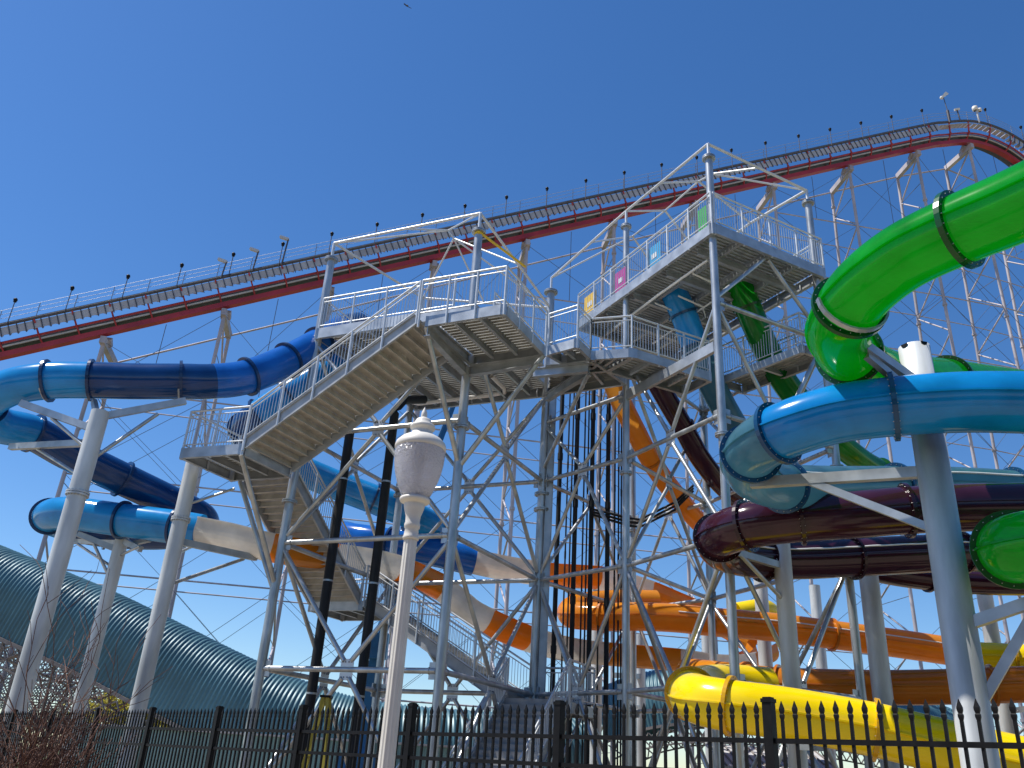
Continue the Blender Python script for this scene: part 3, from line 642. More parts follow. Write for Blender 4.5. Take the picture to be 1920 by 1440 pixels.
tp = {'D': on(D, 396), 'E': on(E, 270), 'G': on(G, 357), 'C': on(C, 521)}
for c, k in ((D, 'D'), (E, 'E'), (G, 'G'), (C, 'C')): rp = MB(); rp.rod(oz(c, tp[k].z - .75), tp[k], .055, 8); rp.build('roof_post', 'rail', t2)
r2 = MB(); N1, N2, N3, N4 = at(1336, 326, 26.85), at(1310, 340, 28), at(1247, 395, 30), at(1186, 443, 33)
for p, q in ((tp['E'], tp['G']), (tp['E'], tp['D']), (tp['D'], tp['C'])): r2.rod(p, q, .055, 8)
eD = tp['D'] - tp['E']
for p, q in ((N1, (tp['E'] + tp['G']) / 2), (N1, tp['G']), (N1, N2), (N2, N3), (N3, N4), (N4, tp['C']), (N2, tp['E'] + eD * .55), (N3, tp['D']), (N4, tp['D'].lerp(tp['C'], .45)), (N1, tp['E'])): r2.rod(p, q, .04, 8)
far = [pe(egl, 3.0), pe(egl, 6.0), pe(egl, 9.0)]
for (x, y), nd in zip(far, (N2, N3, N4)): r2.rod(nd, V((x, y, nd.z - 1.3)), .05, 8)
r2.rod(tp['G'], V((far[0][0], far[0][1], N2.z - 1.3)), .06, 8); r2.rod(V((far[0][0], far[0][1], N2.z - 1.3)), V((far[1][0], far[1][1], N3.z - 1.3)), .06, 8); r2.rod(V((far[1][0], far[1][1], N3.z - 1.3)), V((far[2][0], far[2][1], N4.z - 1.3)), .06, 8)
r2.build('roof_frame', 'white', t2)
# rear walkway at strut level beside the far edge
rw = thing('walkway', 'short railed walkway half hidden behind the green chute, right side of the slide tower', 'walkway', (9.5, 28, 15.8))
w1, w2 = V((8.0, 29.6, 0)), V((10.2, 25.9 + .6, 0)); wo = ev * 1.25
deck(rw, [(w1.x, w1.y), (w2.x, w2.y), ((w2 + wo).x, (w2 + wo).y), ((w1 + wo).x, (w1 + wo).y)], 15.75, .3, joists=1)
railing(rw, [zz(w1, 16.1), zz(w2, 16.1), zz(w2 + wo, 16.1)], down=.3)
wl = V((4.9, 27.9, 0)); railing(rw, [zz(w1 + wo, 16.1), zz(w2 + wo, 16.1)], down=.3)
# coloured panels on the deck railing
def sign(name, label, m, b0, wd, hgt, z0, plate=True):
    t = MB(); p = zz(pe(-.13, b0), zd + z0); t.box(p + V((0, 0, hgt / 2)), eu * (wd / 2), ev * .012, (0, 0, hgt / 2)); o = t.build(name, m, None, label, 'panel', 'coloured panels on the top deck railing')
    if plate:
        q = MB(); q.box(p + V((0, 0, hgt * .48)) - ev * .020, eu * (wd * .2), ev * .006, (0, 0, hgt * .12)); q.build('notice_plate', 'sgn_w', o)
sign('railing_panel', 'yellow panel with a small white notice, lowest on the sloping line of railing', 'sgn_y', 7.3, .85, .9, .02)
sign('railing_panel', 'magenta panel with a white notice, beside the thin column', 'sgn_m', 5.15, .7, .9, .05)
sign('railing_panel', 'light blue panel with a white notice, midway along the top deck railing', 'sgn_c', 3.0, .75, .9, .02)
sign('railing_panel', 'green panel on the railing at the front corner column', 'sgn_g', .32, .42, .9, .05, False)
# ------------------------------------------------------------------ pipes under the towers
def wpipe(label, px, py, Y, r, zt, bend=None, m='pipe', col=None):
    c = at(px, py, Y); b = MB(); zt = zt if zt > 0 else zon(c, -zt)
    p = [V((c.x, c.y, ZG)), V((c.x, c.y, zt * .5)), V((c.x, c.y, zt))]
    if bend: p = p + [V((c.x, c.y, zt + .22)) + V(bend) * .08, V((c.x, c.y, zt + .38)) + V(bend) * .28, V((c.x, c.y, zt)) + V(bend)]
    t = thing('water_pipe', label, 'pipe', (c.x, c.y, ZG), 'dark water pipes rising inside the towers')
    b.pipe(p, r, 14) if bend else b.rod(p[0], p[2], r, 12)
    b.build('pipe', m, t)
    for k in range(1, int(zt / 4) + 1):
        q = MB()
        if r > .1: q.rod((c.x, c.y, k * 3.6), (c.x, c.y, k * 3.6 + .06), r * 1.06, 14)
        else: q.rod((c.x, c.y, k * 3.9 + px % 3), (c.x, c.y, k * 3.9 + px % 3 + .3), r * 1.22, 10)
        q.build('clamp', 'galv' if r > .1 else m, t)
wpipe('thick black water pipe left of its twin, in front of the middle stair flight', 640, 920, 29, .165, zon((at(640, 920, 29).x, 29), 806))
wpipe('thick black water pipe bending away under the upper deck, right of its twin', 722, 920, 29, .165, zon((at(722, 920, 29).x, 29), 775), bend=(.9, 1.2, 1.15))
for px, r, nm in ((1049, .095, 'leftmost'), (1080, .095, 'second'), (1110, .095, 'third'), (1140, .095, 'rightmost')):
    wpipe('dark grey upright water pipe, %s of the four thicker ones in the pipe cluster' % nm, px, 900, 33.5, r, -722)
for k, px in enumerate((1034, 1064, 1072, 1095, 1102, 1125, 1153, 1160, 1165)):
    wpipe('thin black upright conduit in the pipe cluster behind the tower columns', px, 900, 34.2 + (k % 3) * .3, .035, -724)
b = MB()
for k in range(3):
    b.pipe([at(1112, 955 + 5 * k, 33), at(1180, 972 + 7 * k, 33.4), at(1200, 974 + 7 * k, 34), at(1265, 942 + 7 * k, 33.2), at(1300, 910 + 5 * k, 32.6)], .05, 6)
b.build('water_pipe', 'pipe', None, 'bundle of black hoses sagging across between tower columns', 'pipe')
# ------------------------------------------------------------------ roller coaster
rng = random.Random(7)
P0, P1 = atd(0, 669, 65.5), atd(1700, 283, 93.3)
tr = [P0 - (P1 - P0) * .25, P0, P0.lerp(P1, .33), P0.lerp(P1, .66), P1, atd(1772, 270, 95.0), atd(1825, 268, 96.5), atd(1875, 285, 97.5), atd(1920, 316, 98), atd(1990, 380, 98.5), atd(2080, 480, 99)]
dn, DS, dm = spline(tr, .5)
ct = thing('coaster_track', 'red roller coaster lift track with a grey stepped catwalk climbing to the right', 'coaster track', (0, 66, 0))
LT_ = DS[-1]; NS = 260
fr = []
for i in range(NS + 1):
    s = LT_ * i / NS; a = sample(dn, DS, max(0, s - .8)); b_ = sample(dn, DS, min(LT_, s + .8)); d = (b_ - a).normalized()
    n = V((d.y, -d.x, 0)).normalized()            # horizontal, towards the camera side
    u = n.cross(d).normalized(); u = u if u.z > 0 else -u
    fr.append((sample(dn, DS, s), d, n, u))
def sweep(prof, name, m, par=ct, i0=0, i1=NS, smooth=False):
    b = MB(); k = len(prof); vs = []
    for P, d, n, u in fr[i0:i1 + 1]:
        for a, z in prof: vs.append(P + n * a + u * z)
    b._add(vs, [(i * k + j, i * k + (j + 1) % k, (i + 1) * k + (j + 1) % k, (i + 1) * k + j) for i in range(i1 - i0) for j in range(k)], smooth)
    return b.build(name, m, par)
def circ(a, z, r, n=8): return [(a + r * math.cos(2 * math.pi * i / n), z + r * math.sin(2 * math.pi * i / n)) for i in range(n)]
def rect(a, z, w_, h_): return [(a - w_ / 2, z - h_ / 2), (a + w_ / 2, z - h_ / 2), (a + w_ / 2, z + h_ / 2), (a - w_ / 2, z + h_ / 2)]
sweep(rect(0, .02, .55, .44), 'track_spine', 'red')
sweep(circ(.65, .78, .10), 'running_rail', 'red'); sweep(circ(-.65, .78, .10), 'running_rail', 'red')
sweep(rect(.5, .52, .1, .12), 'cable_tray', 'trim')
sweep(rect(-.35, .62, 1.9, .05), 'gap_shade_sheet', 'dark')  # added dark sheet, stands in for the shade in the gap under the rails
sweep(circ(1.25, 1.98, .15), 'catwalk_edge', 'dark'); sweep(circ(-1.55, 1.9, .12), 'catwalk_edge', 'dark')
hz = MB()
for z in (2.5, 2.85, 3.2):
    sweep(circ(1.28, z, .017, 5), 'handrail', 'hand'); 
sweep(circ(-1.6, 3.1, .02, 5), 'handrail', 'hand')
stp = MB(); st2 = MB(); bar = MB()
s = .4; k = 0
def fs(s):
    i = min(NS, max(0, int(s / LT_ * NS))); f = fr[i]; return sample(dn, DS, s), f[1], f[2], f[3]
CREST = dm[5]
ns = 0
while s < LT_ - .5:
    P, d, n, u = fs(s)
    hx = V((d.x, d.y, 0)).normalized()
    if s < CREST - 1 or s > dm[7]:
        # closed stair treads of the catwalk and the sheet that fronts them
        stp.box(P + n * .86 + u * 1.50, hx * .27, n * .33, (0, 0, .03)); stp.box(P + n * .86 + u * 1.5 - hx * .27 - V((0, 0, .11)), hx * .02, n * .33, (0, 0, .10))
        stp.box(P + n * 1.21 + u * 1.42, d * .25, n * .012, u * .34); (bar if s < CREST else st2).box(P + n * 1.23 + u * 1.40 - d * .29, d * .035, n * .05, u * .46)
        pass
    else:
        stp.box(P + n * .9 + u * 1.6, d * .27, n * .40, u * .03)
    s += .58; ns += 1
stp.build('catwalk_steps', 'step', ct); bar.build('panel_bars', 'dark', ct); st2.build('panel_bars', 'dark', ct)
s = 1.0
while s < LT_ - .5:
    P, d, n, u = fs(s); t = MB()
    t.beam(P + n * .2 + u * .3, P + n * .95 + u * .85, .12, .18, u); t.beam(P - n * .2 + u * .3, P - n * .95 + u * 1.0, .12, .18, u)
    t.beam(P + n * .8 + u * .75, P + n * 1.31 + u * 1.85, .13, .13, u); t.beam(P - n * .8 + u * .9, P - n * 1.5 + u * 1.75, .12, .12, u); t.build('cross_tie', 'red', ct)
    q = MB(); q.rod(P + n * 1.28 + u * 1.7, P + n * 1.28 + u * 1.7 + V((0, 0, 1.6)), .03, 5); q.build('handrail_post', 'hand', ct)
    s += 2.75
# lamps along the catwalk
ords = ['first', 'second', 'third', 'fourth', 'fifth', 'sixth', 'seventh', 'eighth', 'ninth', 'tenth', 'eleventh', 'twelfth', 'thirteenth', 'fourteenth', 'fifteenth', 'sixteenth', 'seventeenth', 'eighteenth', 'nineteenth', 'twentieth', 'twenty-first', 'twenty-second', 'twenty-third', 'twenty-fourth', 'twenty-fifth', 'twenty-sixth']
def s_at_px(px):
    lo, hi = 0.0, LT_
    for _ in range(40):
        m = (lo + hi) / 2
        if proj(sample(dn, DS, m))[0] < px: lo = m
        else: hi = m
    return lo
for k, px in enumerate((26, 133, 238, 339, 436, 529, 621, 706, 791, 871, 949, 1025, 1098, 1170, 1240, 1306, 1371, 1435, 1497, 1556, 1614, 1671, 1728, 1836, 1893)):
    P, d, n, u = fs(s_at_px(px + 6)); p = P + n * 1.42 + u * 1.8
    t = thing('catwalk_lamp', 'small black lamp on a thin pole along the coaster catwalk, %s from the left' % ords[k], 'lamp', p, 'lamps along the coaster catwalk')
    b = MB(); b.rod(p, p + V((0, 0, 2.15)), .038, 6); b.build('pole', 'dark', t)
    b = MB(); b.ball(p + V((0, 0, 2.2)), .165, 8, 6); b.rod(p + V((0, 0, 2.0)), p + V((0, 0, 2.2)), .12, 8); b.build('lamp_head', 'black', t)
for px, lab, hh in ((486, 'bent dark pole with an angled head on the catwalk, left of the paired poles', 2.0), (540, 'bent dark pole with a white angled head on the catwalk beside a black lamp', 2.6), (428, 'short pole with a white angled head on the catwalk', 1.6)):
    P, d, n, u = fs(s_at_px(px)); p = P + n * 1.42 + u * 1.8
    t = thing('catwalk_camera', lab, 'camera', p); b = MB(); b.rod(p, p + V((.15, 0, hh)), .07, 6); b.build('pole', 'dark', t)
    b = MB(); b.box(p + V((-.2, 0, hh + .1)), (.38, 0, -.12), (0, .14, 0), (.03, 0, .1)); b.build('camera_head', 'trim', t)
# crest equipment
P, d, n, u = fs(s_at_px(1778)); p = P + n * 1.4 + u * 1.8
t = thing('wind_gauge', 'tall thin mast with a white wind vane at the coaster crest', 'wind gauge', p)
b = MB(); b.rod(p, p + V((0, 0, 1.7)), .16, 8); b.rod(p + V((0, 0, 1.7)), p + V((-.15, 0, 3.6)), .05, 6); b.build('mast', 'dark', t)
b = MB(); b.box(p + V((.0, 0, 3.95)), (.42, 0, .36), (0, .06, 0), (-.09, 0, .1)); b.box(p + V((.22, 0, 4.2)), (.14, 0, .16), (0, .05, 0), (-.14, 0, .12)); b.ball(p + V((-.38, 0, 3.55)), .2, 8, 6); b.build('vane', 'lampwhite', t)
P, d, n, u = fs(s_at_px(1797)); p = P + n * 1.4 + u * 1.8
t = thing('catwalk_camera', 'small white tilted camera on a short pole at the crest, beside the wind mast', 'camera', p)
b = MB(); b.rod(p, p + V((-.1, 0, 1.6)), .08, 6); b.build('pole', 'dark', t); b = MB(); b.box(p + V((-.1, 0, 1.75)), (.3, 0, .1), (0, .1, 0), (-.03, 0, .1)); b.build('camera_head', 'lampwhite', t)
P, d, n, u = fs(s_at_px(1828)); p = P + n * 1.4 + u * 1.8
t = thing('beacon_light', 'pair of round white beacon lights on a post at the coaster crest', 'beacon', p)
b = MB(); b.rod(p, p + V((0, 0, 1.7)), .11, 8); b.build('post', 'trim', t)
b = MB(); b.lathe(p + V((-.15, 0, 1.7)), [(0, .2), (.08, .30), (.52, .30), (.62, .18), (.63, .01)], 14); b.lathe(p + V((.42, .1, 1.7)), [(0, .14), (.08, .22), (.4, .22), (.5, .01)], 14); b.build('beacon_head', 'lampwhite', t)
# bents
BPX = [195, 420, 615, 812, 985, 1148, 1300, 1446, 1588, 1714, 1813, 1908, 1995]
names = ['first', 'second', 'third', 'fourth', 'fifth', 'sixth', 'seventh', 'eighth', 'ninth', 'tenth', 'eleventh', 'twelfth', 'thirteenth']
bents = []
for k, px in enumerate(BPX):
    P, d, n, u = fs(s_at_px(px)); top = P - u * .45; off = -n
    wdt = 3.6
    t = thing('coaster_support', 'pale steel two-legged coaster support bent, %s from the left' % names[k], 'coaster support', (top.x, top.y, ZG), 'coaster support bents')
    a = top - V((0, 0, .35)); e = top + off * (wdt + 0) - V((0, 0, .55))
    b = MB(); b.beam(a - off * .5, e, .42, .6); b.build('cross_arm', 'cst', t)
    b = MB(); b.beam(a + off * .9 + V((0, 0, .05)), a + off * .35 + V((0, 0, .5)), .8, .4); b.build('seat_bracket', 'cst', t)
    # front leg under the track, rear leg at the arm's end, splayed a little along their height
    fa, fb = V((a.x, a.y, ZG)) - off * .6, V((e.x, e.y, ZG)) + off * 1.6
    for p, q in ((a, fa), (e, fb)):
        b = MB(); b.rod(p, q, .155, 10); z = 8.0
        while z < p.z - 2: m = q.lerp(p, (z - q.z) / (p.z - q.z)); b.rod(m - V((0, 0, .12)), m + V((0, 0, .12)), .23, 10); z += 13.0
        b.build('leg', 'cst', t)
    H_ = a.z; nl = max(2, round(H_ / 7.0)); b = MB()
    for i in range(nl):
        t0, t1_ = i / nl, (i + .5) / nl; t2_ = (i + 1) / nl
        A0, B1, A2 = a.lerp(fa, t0), e.lerp(fb, t1_), a.lerp(fa, t2_)
        b.rod(A0 - V((0, 0, .3)), B1, .08, 7); b.rod(B1, A2, .08, 7)
        b2 = MB(); b2.rod(a.lerp(fa, t1_), B1, .03, 4); b2.build('tie_rod', 'wire', t)
    b.build('lacing', 'cst', t)
    bents.append((a, e, fa, fb))
def zat(p, q, z): return q.lerp(p, min(1, max(0, (z - q.z) / (p.z - q.z))))
for k in range(len(bents) - 1):
    a0, e0, fa0, fb0 = bents[k]; a1, e1, fa1, fb1 = bents[k + 1]
    t = thing('coaster_bracing', 'level ties and crossed cables between the %s and %s coaster bents' % (names[k], names[k + 1]), 'bracing', ((a0.x + a1.x) / 2, (a0.y + a1.y) / 2, ZG), 'bracing between coaster bents')
    def xc_(p, q, p2, q2):
        c = MB(); c.rod(p, q, .022, 4); c.rod(p2, q2, .022, 4); c.build('cross_cable', 'wire', t)
    def tie_(p, q, r):
        b = MB(); b.rod(p, q, r, 7); b.build('level_tie', 'cst', t)
    tie_(e0, e1, .085)
    zs = [z for z in range(6, 62, 7) if z < min(a0.z, a1.z) - 2]
    for i, z in enumerate(zs):
        pa0, pa1, pe0, pe1 = zat(a0, fa0, z), zat(a1, fa1, z), zat(e0, fb0, z), zat(e1, fb1, z)
        tie_(pa0, pa1, .065); tie_(pe0, pe1, .055)
        if i + 1 < len(zs):
            z2_ = zs[i + 1]; xc_(pa0, zat(a1, fa1, z2_), pa1, zat(a0, fa0, z2_))
            if i % 2 == 0: xc_(pe0, zat(e1, fb1, z2_), pe1, zat(e0, fb0, z2_))
    if zs: xc_(zat(a0, fa0, zs[-1]), a1, zat(a1, fa1, zs[-1]), a0)
    m = (a0 + a1) / 2 + V((0, 0, .3)); mm = MB(); q = zat(a0, fa0, zs[-1] if zs else 5).lerp(zat(a1, fa1, zs[-1] if zs else 5), .5); mm.rod(m, q, .03, 5); mm.build('drop_cable', 'wire', t)
# ------------------------------------------------------------------ teal corrugated tunnel
def tunnel(name, label, pts, r, wall, tube_out):
    dn_, S_, mk_ = spline(pts); n = int(S_[-1] / .055); b = MB(); prof = []
    for j in range(7): prof.append((-1, -wall * (1 - j / 6)))
    for j in range(1, 22): a = math.pi - math.pi * j / 22; prof.append((math.cos(a), math.sin(a) * r))
    for j in range(7): prof.append((1, -wall * j / 6))
    k = len(prof); vs = []
    t = thing(name, label, 'tunnel', pts[0])
    for i in range(n + 1):
        s = S_[-1] * i / n; P, d, x, y = frame(dn_, S_, s); x = V((x.x, x.y, 0)).normalized(); ph = (s / .235) * 2 * math.pi; rr = .045 * math.sin(ph)
        for c_, z in prof:
            if z <= 0: vs.append(P + x * (c_ * (r + rr)) + y * z)
            else: vs.append(P + x * (c_ * (r + rr)) + y * (z * (1 + rr / r)))
    b._add(vs, [(i * k + j, i * k + j + 1, (i + 1) * k + j + 1, (i + 1) * k + j) for i in range(n) for j in range(k - 1)], True)
    b.build('corrugated_shell', 'teal', t)
    for sg in (-1, 1):
        b = MB(); vs = []
        m = 60
        for i in range(m + 1):
            P, d, x, y = frame(dn_, S_, S_[-1] * i / m); x = V((x.x, x.y, 0)).normalized(); q = P + x * (sg * (r + .03)) - y * (wall + .1)
            for a_, z_ in ((-.08, -.09), (.08, -.09), (.08, .09), (-.08, .09)): vs.append(q + x * a_ + y * z_)
        b._add(vs, [(i * 4 + j, i * 4 + (j + 1) % 4, (i + 1) * 4 + (j + 1) % 4, (i + 1) * 4 + j) for i in range(m) for j in range(4)])
        b.build('sill_beam', 'wood', t)
        b = MB(); hh = S_[-1] / 40
        for i in range(40):
            P, d, x, y = frame(dn_, S_, hh * i); x = V((x.x, x.y, 0)).normalized(); q = P + x * (sg * (r + .03)) - y * (wall + .35)
            P2, _, x2, y2 = frame(dn_, S_, hh * (i + 1)); x2 = V((x2.x, x2.y, 0)).normalized(); q2 = P2 + x2 * (sg * (r + .03)) - y2 * (wall + 1.3)
            b.rod(q, q2, .05, 5); b.rod(q - y * .95, q2 + y2 * .95, .05, 5); b.rod(q - y * .95, q2, .06, 5)
        b.build('under_truss', 'wood', t)
    return t
RW = 2.1
def tp_(px, py, Y): p = at(px, py, Y); return V((p.x, p.y, p.z - RW))
tunnel('corrugated_tunnel', 'dark teal corrugated tunnel sloping down behind the left columns', [tp_(-160, 960, 50), tp_(0, 1026, 49.5), tp_(100, 1066, 49.3), tp_(200, 1108, 49), tp_(300, 1156, 48.8), tp_(400, 1206, 48.6), tp_(490, 1248, 48.5), tp_(570, 1279, 48.5), tp_(650, 1304, 48.7), tp_(760, 1322, 49), tp_(930, 1336, 50), tp_(1080, 1342, 52)], RW, 2.1, 1)
tunnel('corrugated_tunnel', 'teal corrugated tunnel rising behind the yellow slide', [tp_(1150, 1300, 66), tp_(1205, 1278, 65), tp_(1290, 1263, 64), tp_(1380, 1266, 64), tp_(1480, 1275, 66), tp_(1560, 1290, 68), tp_(1660, 1312, 70), tp_(1760, 1336, 72)], RW + .5, 1.3, 1)
# old trestle lattice under the left tunnel
ts = thing('coaster_trestle', 'dense grey lattice trestle under the left end of the teal tunnel', 'trestle', (-30, 62, ZG))
rows = []
for r_ in range(5):
    Yr = 58 + r_ * 4.5; b = MB(); b2 = MB(); cols_ = []
    for k in range(11):
        px = -150 + k * 36; tpz = at(px, 1142 + max(0, (px)) * .53 - 6 * r_, Yr).z; x = at(px, 1250, Yr).x; cols_.append((x, max(1.2, tpz)))
    for k, (x, z) in enumerate(cols_):
        b.beam((x, Yr, ZG), (x, Yr, z), .16, .16, (0, 1, 0))
        if k:
            x0, z0 = cols_[k - 1]; zz_ = min(z, z0)
            for j in range(int(zz_ / 1.5) + 1):
                h0 = j * 1.5; h1 = min(h0 + 1.5, zz_)
                if h1 - h0 < .2: continue
                b2.rod((x0, Yr, h0), (x, Yr, h1), .045, 4); b2.rod((x0, Yr, h1), (x, Yr, h0), .045, 4); b2.rod((x0, Yr, h1), (x, Yr, h1), .06, 4)
            b2.rod((x0, Yr, z0), (x, Yr, z), .12, 4)
    b.build('trestle_posts', 'wood', ts); b2.build('trestle_lattice', 'trim' if r_ % 2 else 'wood', ts)
# shed wall behind the fence
sh = thing('shed', 'low teal panelled shed with a white eave behind the fence', 'shed', (-12, 43, ZG))
b = MB(); x0, x1, ys, zs_ = at(150, 1375, 43).x, at(985, 1410, 43).x, 43.0, 2.62
n = int((x1 - x0) / .3)
b.box(((x0 + x1) / 2, ys + 2, zs_ / 2), ((x1 - x0) / 2, 0, 0), (0, 2, 0), (0, 0, zs_ / 2)); b.build('wall', 'tealflat', sh)
b = MB()
for i in range(n): b.box((x0 + i * .3 + .15, ys - .02, zs_ / 2), (.035, 0, 0), (0, .018, 0), (0, 0, zs_ / 2 - .02))
b.build('cladding_ribs', 'tealflat', sh)
b = MB(); b.box(((x0 + x1) / 2, ys + 1.95, zs_ + .05), ((x1 - x0) / 2 + .1, 0, 0), (0, 2.1, 0), (0, 0, .045)); b.build('eave', 'trim', sh)
pv = thing('pavilion', 'small beige building with a ribbed roof behind the fence, under the yellow slide', 'building', (8, 34, ZG))
pc = at(1432, 1412, 34); b = MB(); b.box((pc.x + .6, 36, 1.1), (1.9, 0, 0), (0, 2, 0), (0, 0, 1.15)); b.build('wall', 'beige', pv)
b = MB(); b.box((pc.x + .6, 35, 2.75), (2.2, 0, 0), (0, 1.4, .42), (0, -.012, .04)); 
b.build('roof', 'trim', pv); b = MB()
for i in range(15): b.box((pc.x + .6 - 2.1 + i * .3, 34.985, 2.80), (.03, 0, 0), (0, 1.39, .42), (0, -.012, .035))
b.build('roof_ribs', 'wood', pv)
# ------------------------------------------------------------------ boom lift and step ladder
bl = thing('boom_lift', 'blue boom lift whose raised boom leans behind the lamp post', 'boom lift', at(690, 1440, 40))
ba = at(694, 1285, 40); bb1 = at(707, 1212, 40); bt1 = at(822, 832, 41); bt2 = at(858, 735, 41.4)
b = MB(); b.beam(ba, bb1, .34, .44); b.beam(bb1, at(760, 1045, 40.6), .34, .44); b.build('lower_boom', 'boom', bl)
b = MB(); b.beam(at(756, 1058, 40.6), bt1, .27, .36); b.beam(bt1, bt2, .22, .28); b.rod(at(815, 836, 40.6), at(850, 752, 41.0), .06, 8); b.build('upper_boom', 'boom', bl)
b = MB(); b.box(bb1 + V((.1, -.1, 0)), (.4, 0, 0), (0, .3, 0), (0, 0, .55)); b.build('boom_knuckle', 'boom', bl)
b = MB(); g0 = V((ba.x, ba.y, 0)); b.box(g0 + V((0, 0, .9)), (1.0, 0, 0), (0, 1.4, 0), (0, 0, .3)); b.box(g0 + V((0, .3, 1.6)), (.9, 0, 0), (0, 1.1, 0), (0, 0, .4)); b.beam(g0 + V((0, 0, 1.6)), ba, .36, .46, (1, 0, 0)); b.build('chassis', 'boom', bl)
for sx in (-1, 1):
    for sy in (-1, 1): b = MB(); b.rod(g0 + V((sx * .85, sy * 1.1, .45)), g0 + V((sx * 1.15, sy * 1.1, .45)), .48, 20); b.build('wheel', 'tyre', bl)
ld = thing('step_ladder', 'yellow step ladder standing behind the fence near the thick black pipes', 'step ladder', at(605, 1440, 24))
apx = at(612, 1308, 24); zb = ZG
for s_, dx0 in ((-1, -.5), (1, .32)):
    b = MB()
    for dy in (-.25, .25): b.beam(V((apx.x + s_ * .06, 24 + dy * .6, apx.z)), V((apx.x + dx0 * 1.1, 24 + dy * 1.1, zb)), .05, .09)
    for j in range(1, 9):
        t_ = j / 9; z = apx.z * (1 - t_) + zb * t_; x = apx.x + s_ * .06 * (1 - t_) + dx0 * 1.1 * t_; b.beam((x, 24 - .15 - .12 * t_, z), (x, 24 + .15 + .12 * t_, z), .07, .03)
    b.build('ladder_frame', 'ladder', ld)
b = MB(); b.box((apx.x, 24, apx.z + .02), (.14, 0, 0), (0, .2, 0), (0, 0, .03)); b.build('top_cap', 'black', ld)
# ------------------------------------------------------------------ vegetation
def tree(label, px, py_base_top, Y, h, wdt, m, seed, n=1500):
    r_ = random.Random(seed); c = at(px, 1400, Y); x0 = c.x; t = thing('tree', label, 'tree', (x0, Y, ZG))
    b = MB(); b.rod((x0, Y, ZG), (x0 + .1, Y, h * .45), .22, 9, .14); limbs = []
    for i in range(9):
        a = r_.uniform(0, 6.28); z = h * r_.uniform(.3, .5); e = V((x0 + math.cos(a) * wdt * r_.uniform(.3, .75), Y + math.sin(a) * wdt * r_.uniform(.3, .75), h * r_.uniform(.6, .95))); b.rod((x0 + .08, Y, z), e, .09, 6, .03); limbs.append(e)
    b.build('trunk', 'bark', t); f = MB()
    cl = limbs + [V((x0 + r_.gauss(0, wdt * .4), Y + r_.gauss(0, wdt * .4), h * r_.uniform(.5, 1))) for _ in range(14)]
    for i in range(n):
        c_ = r_.choice(cl); rad = wdt * .30; p = c_ + V((r_.gauss(0, rad * .6), r_.gauss(0, rad * .6), r_.gauss(0, rad * .5))); s_ = r_.uniform(.07, .17)
        a = V((r_.gauss(0, 1), r_.gauss(0, 1), r_.gauss(0, 1))).normalized(); q = a.cross(V((r_.gauss(0, 1), r_.gauss(0, 1), .3))).normalized()
        f._add([p - a * s_, p + q * s_ * .6, p + a * s_, p - q * s_ * .6], [(0, 1, 2, 3)])
    f.build('crown', m, t)
tree('yellow-green spring tree behind the left columns, nearest the middle one', 205, 0, 56, 4.6, 2.2, 'leafy', 3, 2600)
tree('yellow-green spring tree left of the third tall column, behind the fence', 255, 0, 60, 4.8, 2.4, 'leafy', 4, 2600)
tree('yellow-green spring tree under the low edge of the teal tunnel', 330, 0, 58, 4.0, 2.6, 'leafy', 5, 2600)
tree('low yellow-green tree behind the shed roof', 420, 0, 62, 3.6, 2.6, 'leafy', 6, 2200)
tree('dark green tree at the bottom right corner beyond the columns', 1905, 0, 60, 5.2, 2.4, 'leafg', 8, 2400)
r_ = random.Random(21); tl_ = MB()  # leafy lumps added out of view, to cut ambient light on camera-facing sides
for i in range(70):
    x = -46 + i * 1.35 + r_.uniform(-.6, .6); R_ = r_.uniform(1.6, 2.6); c_ = V((x, -15 + r_.uniform(-1.5, 1.5), r_.uniform(2, 9)))
    prof = [(-R_ * math.cos(math.pi * k / 7), max(.01, R_ * math.sin(math.pi * k / 7) * r_.uniform(.75, 1.2))) for k in range(8)]; tl_.lathe(c_, prof, 10)
    tl_.lathe(V((x, -15.5, 0)), [(0, 1.5), (3, 2.0), (6.5, 1.8), (8, .2)], 9)
tl_.build('leafy_shade_screen', 'leafg', None, 'unseen leafy screen added behind the viewpoint to dim camera-facing sides', 'light blocker', None, 'stuff')
bs = thing('bare_shrub', 'leafless reddish brown shrub in front of the fence at bottom left', 'shrub', (-5.3, 9.6, ZG))
r_ = random.Random(11); st = MB(); tw = MB(); base = V((at(75, 1400, 9.6).x, 9.6, ZG))
def grow(p, d, L, r, dep):
    segs = 3; q = p
    for i in range(segs):
        d = (d + V((r_.gauss(0, .16), r_.gauss(0, .16), r_.gauss(0.03, .10)))).normalized(); e = q + d * (L / segs)
        (st if dep < 2 else tw).rod(q, e, r * (1 - .25 * i / segs), 5 if dep < 2 else 3, r * (1 - .25 * (i + 1) / segs), caps=False)
        if dep < 4:
            for _ in range(2 if dep < 3 else 1):
                if r_.random() < .85:
                    nd = (d + V((r_.gauss(0, .55), r_.gauss(0, .55), r_.gauss(.1, .35)))).normalized(); grow(e, nd, L * r_.uniform(.38, .56), max(.004, r * .65), dep + 1)
        q = e
for i in range(120):
    a = r_.uniform(0, 6.28); k_ = r_.uniform(.02, .30); grow(base + V((math.cos(a) * .2, math.sin(a) * .2, r_.uniform(0, .9))), V((math.cos(a) * k_, math.sin(a) * k_, 1)).normalized(), r_.uniform(.5, .95), .0085, 2)
for k_, L_ in ((.05, 1.9), (.12, 1.6), (-.06, 1.5), (.18, 1.7), (.02, 1.8), (.09, 1.9), (-.12, 1.3), (.22, 1.4), (.0, 1.6)): grow(base + V((k_, 0, .5)), V((k_ * .7, 0, 1)), L_, .008, 2)
st.build('stems', 'twig', bs); tw.build('twigs', 'twig', bs)
